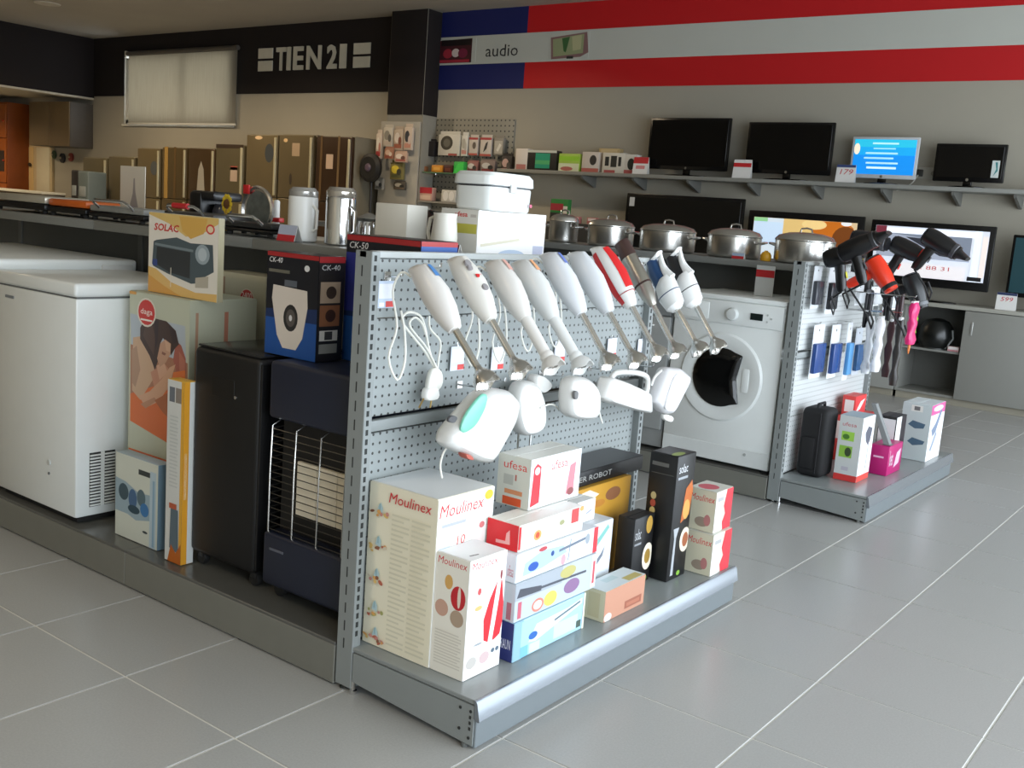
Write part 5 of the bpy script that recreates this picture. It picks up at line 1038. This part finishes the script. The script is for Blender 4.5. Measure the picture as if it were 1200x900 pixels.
v = tv('lower television showing a warm orange and pale picture behind the stockpot', 878, 246, 1005, 325, LY, CT, scr('c9b08a', .7), bez=.06, draws=[('r', 0, .0, .3, 1, 'c6d2da'), ('r', 0, .88, .14, 1, '8ac08a'), ('r', .3, .45, .6, 1, 'd0b070'), ('e', .78, .8, .2, .22, 'b4621c'), ('e', .6, .9, .12, .12, 'e0c080'), ('e', .9, .6, .12, .3, '6a3a18'), ('p', [(0, .3), (.3, .4), (.3, .9), (0, .9)], 'bcd0e4'), ('e', .9, .97, .05, .06, 'd8d8d8'), ('r', .3, 0, 1, .4, 'c89a50')]); glow(v, .75)
v = tv('wide lower television showing a grey newscast beside the hair dryers', 1022, 257, 1157, 343, LY, CT, scr('b9bfcc', .7), bez=.045, draws=[('r', 0, 0, 1, 1, 'c2c7d0'), ('r', .03, .38, .86, .86, '9299a8'), ('p', [(.1, .86), (.86, .86), (.86, .5), (.4, .8)], '707886'), ('r', .03, .08, .86, .38, 'c9cfda'), ('r', .88, 0, .94, 1, 'd8e4ee'), ('r', .95, .1, 1, .9, 'd9cfc9'), ('p', [(.28, .8), (.5, .78), (.82, .46), (.84, .42), (.6, .46)], '2e3038'), ('r', .03, .0, .84, .28, 'd6d2d4'), ('t', '2 88 31', .42, .17, .7, .25, 'a03a40'), ('r', .86, .02, .98, .1, '1a1a1c'), ('r', .05, .86, .9, .97, 'e4e8f0'), ('r', 0, .84, .1, 1, '6a2a36')]); glow(v, .75)
tv('lower television at the end of the worktop, mostly beyond the price card', 1188, 275, 1330, 362, LY, CT, scr('1f3a40', .4))
p = PY(1177, 365, 9.03)
card('white price card with red figures on the worktop by the end television', (p.x, 9.03, CT+.001), .15, .14, [('r', 0, .85, 1, 1, '2f3a5c'), ('t', '599', .2, .5, .8, .75, 'c83038', .2)], 0, 'price cards at the televisions', .12)
# power strip and cables behind the shelf televisions
p = PY(1086, 203, 9.43); t = thing('power_outlet', 'white double wall socket with cables behind the wall televisions', 'socket', (p.x, WB-.001, p.z))
m = MB(); m.box(-.11, .11, -.012, 0, -.05, .05, mat('b9b6aa', .5), .004); m.build('plate', t)
m = MB(); m.box(-.10, -.03, -.04, -.012, -.03, .03, mat('3a3a36', .5), .006); m.build('plug', t)
m = MB(); m.tube([(-.065, -.04, -.02), (-.09, -.07, -.08), (-.15, -.06, -.14), (-.22, -.08, -.16)], .006, mat('d2cfc4', .5), 6); m.build('cable', t)
m = MB(); m.lathe([(.022, -.014), (.022, -.012)], mat('8f8c82', .5), 14, (.055, 0, 0), 'y'); m.build('socket', t)
# ------------------------------------------------------------------ small cartons on the wall shelf, left end
def small(label, px0, px1, py0, col, front, Y=9.2, zs=None, d=.1, grp='small cartons on the wall shelf', nm='small_carton'):
    zs = zs or shz1; a, b = PY(px0, 200, Y), PY(px1, 200, Y)
    return carton(nm, label, 'box', [a.x, b.x, Y, Y+d, zs, max(zs+.04, PY((px0+px1)/2, py0, Y).z)], col, front=front, group=grp, flap=False)
small('white small carton with pink foot, at the pegboard end of the shelf', 603, 617, 174, 'd9d0c6', [('r', .1, 0, .9, .25, 'b87a72')])
small('teal and green small carton in a black surround', 617, 651, 176, '2a2724', [('r', .28, .1, .78, .85, '2f9a78'), ('r', .28, .3, .78, .5, '55b070'), ('r', 0, .88, 1, 1, 'cfd0c4')])
small('bright lime green small carton with white foot', 654, 678, 180, 'a8c850', [('r', 0, 0, 1, .45, 'd8dcb8'), ('r', 0, .6, 1, .85, '98cc38'), ('e', .4, .15, .3, .12, 'b86a60')])
small('white small carton with dark oval picture on the wall shelf', 681, 701, 178, 'cfc4b8', [('e', .65, .6, .2, .25, '3a3632'), ('r', 0, 0, 1, .2, 'b8685c')])
small('cream small carton showing a row of dark figures', 705, 731, 179, 'd5cfc0', [('r', .12, .35, .3, .8, '2a2a28'), ('r', .38, .3, .65, .85, '34342f'), ('r', .72, .35, .85, .8, '2a2a28'), ('r', .1, 0, .6, .15, 'b05a58')])
small('white and black small carton beside the red price card', 731, 745, 181, 'd8d5cc', [('e', .55, .5, .3, .3, '2a322c'), ('r', 0, 0, .8, .2, 'b05a58')])
small('tan small carton standing behind the cream one', 700, 724, 174, 'c0a878', [('r', .1, .8, .9, .95, 'd0bc90')], Y=9.32, d=.08)
# lower stand with red-labelled batteries behind the bread box
zb = PY(690, 263, 9.0).z
t = thing('battery_stand', 'long low black stand of small red-labelled packs behind the pots', 'stand', (PY(685, 262, 9.0).x, 9.05, CT+.001))
w = (PY(730, 262, 9.0).x-PY(642, 262, 9.0).x)/2; hh = zb-CT
m = MB(); m.box(-w, w, -.08, .08, 0, hh, mat('2b2a29', .6), .004); m.build('base', t)
for k in range(4):
    m = MB(); x = -w*.7+k*w*.46; m.box(x-.06, x+.06, -.075, -.03, hh, hh+.07, mat('b8706a', .5), .003); q = m.build('label_block', t)
    draw(q, (x-.06, -.075, hh), (.12, 0, 0), (0, 0, .07), [('r', .1, .5, .9, .9, 'dcc8c0')], 'print')
xg, zg = PY(652, 240, 9.0).x, PY(652, 262, 9.0).z
t = carton('small_carton', 'green and red small carton on the black battery stand', 'box', [PY(642, 250, 9.02).x, PY(662, 250, 9.02).x, 9.06, 9.13, CT+.001+hh, CT+hh+.24], '2f7a3a', front=[('r', 0, .5, .75, .8, 'a03038'), ('r', .75, 0, 1, .7, 'd8d4c4'), ('r', 0, 0, .7, .4, '2a2a26')], flap=False)
# ------------------------------------------------------------------ pegboards and hanging goods at the pillar
PB = perf_mat('8f8c80', 'X', .06, .010)
pz0, pz1 = 1.05, 2.30
t = thing('pegboard', 'grey pegboard panel fixed on the pillar', 'pegboard', (-8.71, 9.185, pz0))
m = MB(); m.box(-.36, .28, -.012, .004, 0, pz1-pz0, mat('a6a298', .6, 0, .04), .003); m.build('board', t)
xa, xb = -8.40, PY(601, 150, 9.4).x
t = thing('pegboard', 'wide grey pegboard on the wall right of the pillar', 'pegboard', ((xa+xb)/2, WB-.002, 1.30))
m = MB(); m.box(-(xb-xa)/2, (xb-xa)/2, -.02, 0, 0, PY(550, 140, WB).z-1.30, PB, .003); m.build('board', t)
def pack(label, px0, px1, py0, py1, Y, col, front, d=.04, nm='hanging_pack', grp='packs hanging at the pillar'):
    a, b = PY(px0, py1, Y), PY(px1, py0, Y); w, h = (b.x-a.x)/2, b.z-a.z
    t = thing(nm, label, 'pack', ((a.x+b.x)/2, Y, a.z), 0, grp)
    m = MB(); m.box(-w, w, -d/2, d/2, 0, h*.86, mat(col, .45, 0, .06), .006); m.build('pouch', t)
    m = MB(); m.box(-w*.9, w*.9, -.004, .004, h*.85, h, mat(col, .5), .001, 1); m.build('header', t)
    if front: draw(t, (-w, -d/2, 0), (2*w, 0, 0), (0, 0, h*.86), front, 'print', .001)
    m = MB(); m.tube([(0, 0, h*.93), (0, WB-.03-Y if Y > 9.25 else 9.17-Y, h*.93)], .004, CHROME, 5); m.build('peg', t)
    return t
PP = 9.12
R1 = lambda c1, c2, c3: [('e', .4, .6, .3, .25, c1), ('r', .1, .1, .9, .3, c2), ('e', .7, .45, .18, .2, c3)]
pack('pale pack with red corner at the pillar edge', 441, 449, 152, 186, PP, 'c9b9a8', R1('d8d0c0', 'a83838', 'b07060'))
pack('white and grey pack high on the pillar board', 450, 462, 146, 172, PP, 'bdb5a6', R1('8a8478', 'b8a898', '5a5650'))
pack('brown and white pack on the pillar board', 462, 474, 148, 176, PP, 'b3a290', R1('d4c8bc', '9a5a44', '7a4a3a'))
pack('pack with dark round picture near the pillar corner', 474, 485, 145, 176, PP, 'c4b4a4', R1('3a3a40', 'c08a78', 'c8b8b0'))
pack('reddish brown pack in the second row of the pillar', 451, 462, 172, 186, PP-.06, '9a6a52', R1('c8a890', '8a4a3a', 'd0c0b0'), d=.03)
pack('pale pink pack in the second row of the pillar', 463, 478, 177, 190, PP-.06, 'b89a88', R1('e0d0c4', 'a05a50', '6a4a40'), d=.03)
pack('olive and yellow pack low on the pillar', 458, 474, 188, 210, PP, '7a7040', R1('d8c040', '5a5a3a', '3a3a30'))
pack('dark pack with pale picture low on the pillar', 462, 476, 212, 222, PP, '4a443c', R1('b0a898', '6a5a4a', '2a2a28'), d=.03)
pack('white leaflet pack at the foot of the pillar board', 440, 450, 208, 222, PP, '8f8a80', R1('c4c0b8', '6a6a66', '3a3a38'))
# black round fan
p = PY(438, 197, 9.0); t = thing('desk_fan', 'black round pedestal fan standing at the pillar edge', 'fan', (p.x, 8.95, p.z))
m = MB(); m.lathe([(.13, -.05), (.17, -.02), (.17, .02), (.13, .05)], mat('141312', .5), 28, ax='y'); m.build('cage_ring', t)
m = MB(); m.lathe([(.03, -.07), (.05, -.05), (.05, .0)], mat('5a4a58', .4), 18, ax='y'); m.build('hub', t)
for k in range(5):
    q = 2*math.pi*k/5; m = MB(); m.loft([[(math.cos(q+a)*r, .01*a, math.sin(q+a)*r) for a in (-.25, .25)] for r in (.04, .14)], mat('2a2826', .5), False, False); m.build('blade', t)
m = MB(); m.tube([(0, .02, -.16), (0, .02, -.7), (0, .02, -p.z+.02)], .016, mat('1f1c1a', .5), 8); m.build('pole', t)
m = MB(); m.lathe([(.16, -p.z+.001), (.15, -p.z+.02), (.03, -p.z+.03)], mat('1f1c1a', .5), 20, (0, .02, 0)); m.build('base', t)
p0 = PY(438, 233, 9.05)
# shelf ledges right of the pillar
ZL = PY(530, 203, 9.3).z
t = thing('glass_ledge', 'narrow green-edged shelf ledge on the wide pegboard', 'shelf', (-7.72, 9.33, ZL-.012)); m = MB(); m.box(-.68, .72, -.11, .098, 0, .012, mat('5a7a5c', .3), .002, 1); m.build('board', t)
for x in (-.5, .5):
    m = MB(); m.box(x-.01, x+.01, -.08, .098, -.02, 0, CHROME, .002, 1); m.build('bracket', t)
pack('white pack with dark speaker circle on the wide pegboard', 514, 541, 154, 182, 9.37, 'd0ccc0', [('e', .4, .6, .28, .34, '4a463c'), ('e', .4, .6, .16, .2, '6a665c'), ('r', .5, 0, .9, .1, 'a05048')])
pack('slim white pack between speaker pack and red-topped packs', 541, 550, 155, 183, 9.37, 'd6d4cc', R1('b0aca0', 'c08a80', 'b8b4ac'))
pack('red-topped white pack on the wide pegboard', 550, 562, 158, 182, 9.37, 'ccc2b8', [('r', 0, .88, 1, 1, 'b04848'), ('e', .6, .55, .2, .2, '6a6058'), ('r', 0, 0, 1, .12, 'b05a50')])
pack('red-topped pack picturing dark pliers on the wide pegboard', 563, 578, 158, 183, 9.37, 'cfc6bc', [('r', 0, .88, 1, 1, 'b04848'), ('p', [(.3, .2), (.5, .7), (.7, .8), (.6, .4)], '4a4642'), ('r', 0, 0, 1, .12, 'b05a50')])
pack('dark-framed pack with white tool at the pegboard edge', 579, 592, 159, 182, 9.37, '8f8a80', [('r', .1, .1, .9, .85, 'b9b4a8'), ('p', [(.3, .3), (.6, .7), (.8, .6), (.5, .2)], 'e0ddd4')])
pack('black drawstring bag beside the speaker pack', 498, 512, 163, 183, 9.37, '1f1c1e', None, d=.08)
pack('red patterned pack under the red-topped ones', 548, 562, 188, 202, 9.36, '9a6a66', R1('d8d0cc', '7a3a3a', '4a4442'), d=.05)
pack('grey and red pack at the right end above the ledge', 564, 582, 187, 202, 9.34, '8a7a74', R1('c8c4c0', '8a4040', '3a3836'), d=.05)
pack('dark pack with pink tag beside the white small carton', 588, 602, 180, 203, 9.34, '3a3634', R1('c8a8a0', 'b06a60', '5a5450'), d=.05)
def ledge_box(label, px0, px1, py0, col, front, Y=9.27): 
    a, b = PY(px0, 200, Y), PY(px1, 200, Y)
    carton('ledge_item', label, 'box', [a.x, b.x, Y, Y+.08, ZL, PY(px0, py0, Y).z], col, front=front, flap=False, bev=.012, group='bright items on the ledge')
ledge_box('orange cup-shaped box on the green ledge', 505, 518, 193, 'd08a2c', [('r', .2, .3, .8, .7, 'e0a850')])
ledge_box('bright green box on the green ledge', 531, 543, 189, '35b04a', [('p', [(0, 0), (1, 0), (1, 1), (.4, .8)], '4ad058')])
ledge_box('dark red small box on the green ledge', 519, 530, 193, '4a2420', [('r', .2, .2, .8, .6, '6a3a2a')])
ledge_box('tan ball-shaped box at the pillar end of the ledge', 489, 497, 194, '9a6a48', [('e', .5, .5, .3, .3, 'b88a60')])
# lower goods partly hidden by the bread box: rack under the ledge
ZR = PY(510, 236, 9.25).z
t = thing('goods_rack', 'low grey goods rack on the wall under the green ledge', 'rack', (-8.0, 9.3, ZR-.02)); m = MB(); m.box(-.40, .7, -.13, .12, 0, .02, mat('8d8a82', .5), .002, 1); m.build('board', t)
m = MB(); m.box(-.40, .7, .108, .12, .02, .12, mat('8d8a82', .5), .001, 1); m.build('back_lip', t)
def rack_box(label, px0, px1, py0, col, front, Y=9.22):
    a, b = PY(px0, 230, Y), PY(px1, 230, Y)
    carton('rack_item', label, 'box', [a.x, b.x, Y, Y+.08, ZR, PY(px0, py0, Y).z], col, front=front, flap=False, bev=.008, group='goods on the low rack')
rack_box('red and pink packet on the low rack', 491, 506, 219, 'c8a090', [('r', 0, .55, 1, 1, 'b03038'), ('r', .1, .1, .9, .4, 'd8bca8')])
rack_box('white twin-pack on the low rack by the bread box', 517, 534, 222, 'c4c2bc', [('e', .3, .5, .18, .4, 'dedcd8'), ('e', .7, .5, .18, .4, 'dedcd8')])
# ------------------------------------------------------------------ refrigerators along the back wall
def fridge(label, px0, px1, pyt, col, sticker=None, split=.62, trim='d8cfae', rough=.35, metal=.3):
    Y = 8.82; a, b = PY(px0, pyt, Y), PY(px1, pyt, Y); w = (b.x-a.x)/2-.006; h = PY((px0+px1)/2, pyt, Y).z
    t = thing('refrigerator', label, 'refrigerator', ((a.x+b.x)/2, Y+.30, 0), 0, 'refrigerators along the back wall')
    fm_ = mat(col, rough, metal, .05, 3)
    m = MB(); m.box(-w, w, -.24, .30, .03, h, mat('77705f', .5), .006); m.build('cabinet', t)
    m = MB(); m.box(-w, w, -.30, -.245, .08, h*split-.004, fm_, .010, 3); d1 = m.build('door', t)
    m = MB(); m.box(-w, w, -.30, -.245, h*split+.004, h-.012, fm_, .010, 3); d2 = m.build('door', t)
    m = MB(); m.box(w-.05, w-.012, -.318, -.299, h*split-.62, h*split-.03, mat(trim, .3, .6), .006); m.build('handle', d1)
    m = MB(); m.box(w-.05, w-.012, -.318, -.299, h*split+.03, h-.04, mat(trim, .3, .6), .006); m.build('handle', d2)
    m = MB(); m.box(-w+.02, w-.02, -.23, .28, 0, .03, RUBBER); m.build('base', t)
    if sticker: 
        for q in sticker: draw(d2, (-w, -.30, h*split), (2*w, 0, 0), (0, 0, h*(1-split)), [q], 'sticker', .002)
    return t
BR = '6c5f45'
fridge('bronze refrigerator with dark round sticker, beside the pillar group', 289, 326, 157, BR, [('e', .75, .7, .14, .15, '3a3e40'), ('e', .4, .94, .12, .03, 'd8b890')])
fridge('bronze refrigerator between round-sticker and striped ones', 327, 368, 157, '645840', [('r', .4, .66, .62, .86, 'a08a70'), ('e', .2, .9, .06, .03, 'd0b080'), ('e', .38, .3, .04, .09, '3a3026')])
fridge('dark brown striped refrigerator next to the pillar', 371, 413, 159, '3c2a1a', [('r', .3, .5, .5, .72, 'b9a08a'), ('r', .62, 0, .68, 1, '6a5436'), ('r', .12, 0, .18, 1, '5c4528')])
fridge('tan refrigerator with dark top edge and red tag', 253, 286, 169, '645b44', [('r', .55, .35, .8, .6, 'b09a88'), ('r', .55, .55, .8, .62, 'a05040'), ('r', 0, .93, 1, 1, '3a2c20')])
fridge('brown refrigerator with pale figure sticker', 221, 252, 173, '4a3822', [('p', [(.35, .2), (.65, .2), (.6, .6), (.5, .75), (.4, .6)], '9a9488')])
fridge('dark golden striped refrigerator beside the tan pair', 190, 219, 172, '5a4b30', [('r', .1, 0, .25, 1, '9a7a40'), ('r', .5, 0, .58, 1, '5a4424')])
fridge('golden tan refrigerator with round grey sticker', 161, 188, 173, '6a5d43', [('e', .75, .6, .16, .14, '4a4c4c')])
fridge('short tan refrigerator with pale handle, behind the show card', 127, 158, 183, '655c46', None, .55)
fridge('short tan refrigerator at the far corner end', 97, 125, 184, '685f47', None, .55)
# ------------------------------------------------------------------ kitchen corner at the far left
hx0, hx1 = PY(35, 150, 9.05).x, PY(82, 150, 9.05).x
t = thing('wall_cabinet', 'brown-grey wall cabinet hung in the far kitchen corner', 'cabinet', ((hx0+hx1)/2, 9.245, PY(60, 171, 9.05).z)); w = (hx1-hx0)/2; h = PY(60, 119, 9.05).z-PY(60, 171, 9.05).z
m = MB(); m.box(-w, w, -.19, .20, 0, h, mat('55504a', .6), .004); m.build('carcass', t)
for s in (-1, 1):
    m = MB(); m.box(min(0, s*w)+.004, max(0, s*w)-.004, -.21, -.191, .004, h-.004, mat('6f5c40', .5, 0, .06), .004); m.build('door', t)
ox0, ox1 = PY(-40, 150, 9.1).x, PY(14, 150, 9.1).x
t = thing('wooden_cupboard', 'tall orange-brown wooden cupboard at the edge of the kitchen corner', 'cupboard', ((ox0+ox1)/2, 9.2, 0)); w = (ox1-ox0)/2
OW = mat('8a4514', .45, 0, .2, 5)
m = MB(); m.box(-w, w, -.18, .24, .0, 2.56, OW, .006); m.build('carcass', t)
for z0, z1 in ((.1, 1.2), (1.22, 1.95), (1.97, 2.52)):
    m = MB(); m.box(-w+.02, w-.01, -.205, -.181, z0, z1, mat('9a5018', .4, 0, .2, 5), .006); d = m.build('door', t)
    m = MB(); m.lathe([(.012, -.235), (.018, -.225), (.008, -.205)], mat('b03018', .4), 12, (w-.06, 0, (z0+z1)/2), 'y'); m.build('knob', d)
m = MB(); m.box(-w+.1, w-.06, -.212, -.204, 1.4, 1.75, mat('33261e', .3), .003); m.build('oven_window', t)
dx0, dx1 = PY(16, 200, 9.3).x, PY(54, 200, 9.3).x
s_ = MB(); s_.box(dx0, dx1, WB-.05, WB-.001, 0, 2.0, mat('c9b48c', .5, 0, .04), .004); dd = struct('door_1', s_)
m = MB(); m.box(dx0+.1, (dx0+dx1)/2-.05, WB-.058, WB-.05, .15, 1.85, mat('d0b078', .5, 0, .04), .004); m.build('door_panel', dd)
m = MB(); m.box((dx0+dx1)/2+.05, dx1-.06, WB-.058, WB-.05, .15, 1.85, mat('d4caae', .5, 0, .04), .004); m.build('door_panel', dd)
m = MB(); m.lathe([(.03, WB-.10), (.035, WB-.08), (.015, WB-.058)], mat('3a2c20', .4), 14, ((dx0+dx1)/2-.12, 0, 1.55), 'y'); m.build('door_handle', dd)
# counter top edge and decorations on the corner wall
cx0, cx1 = PY(-30, 222, 8.6).x, PY(52, 222, 8.6).x
t = thing('kitchen_counter', 'pale-topped kitchen counter in the far corner', 'counter', ((cx0+cx1)/2, 8.755, 0)); w = (cx1-cx0)/2; zc = PY(20, 222, 8.6).z
m = MB(); m.box(-w+.02, w-.02, -.17, .2, 0, zc-.04, mat('6a5a44', .6), .004); m.build('carcass', t)
m = MB(); m.box(-w, w, -.2, .2, zc-.04, zc, mat('e0dccb', .35), .006); m.build('worktop', t)
for k, (px, py, c, r) in enumerate(((61, 181, '4a5a40', .07), (71, 185, '2a2a30', .08), (81, 184, '8a3a34', .07))):
    p = PY(px, py, 9.4); t = thing('wall_ornament', ('small green ornament on the corner wall', 'small black ornament on the corner wall', 'small red ornament on the corner wall')[k], 'ornament', (p.x, WB-.001, p.z))
    m = MB(); m.lathe([(r*.4, -.05), (r, -.03), (r, -.004), (r*.7, 0)], mat(c, .5), 14, ax='y'); m.build('disc', t)
    m = MB(); m.lathe([(r*.2, -.065), (r*.3, -.045)], mat('b9a888', .5), 10, ax='y'); m.build('centre', t)
# dark and grey appliances standing between the corner and the fridges
for lab, px0, px1, pyt, c in (('dark slim boiler beside the short refrigerators', 83, 91, 199, '1f1a1a'), ('grey slim water heater next to the dark boiler', 91, 103, 200, '5a6464')):
    a, b = PY(px0, 220, 8.4), PY(px1, 220, 8.4); hh = PY(px0, pyt, 8.4).z; w = (b.x-a.x)/2
    t = thing('water_heater', lab, 'water heater', ((a.x+b.x)/2, 8.55, 0)); 
    m = MB(); m.box(-w, w, -.15, .15, .05, hh, mat(c, .5), .02, 3); m.build('casing', t)
    m = MB(); m.box(-w*.6, w*.6, -.156, -.149, hh*.75, hh*.85, mat('8a8f8f', .4), .003); m.build('control_plate', t)
    for s in (-1, 1):
        m = MB(); m.lathe([(.02, 0), (.02, .05)], RUBBER, 8, (s*w*.6, 0, 0)); m.build('foot', t)
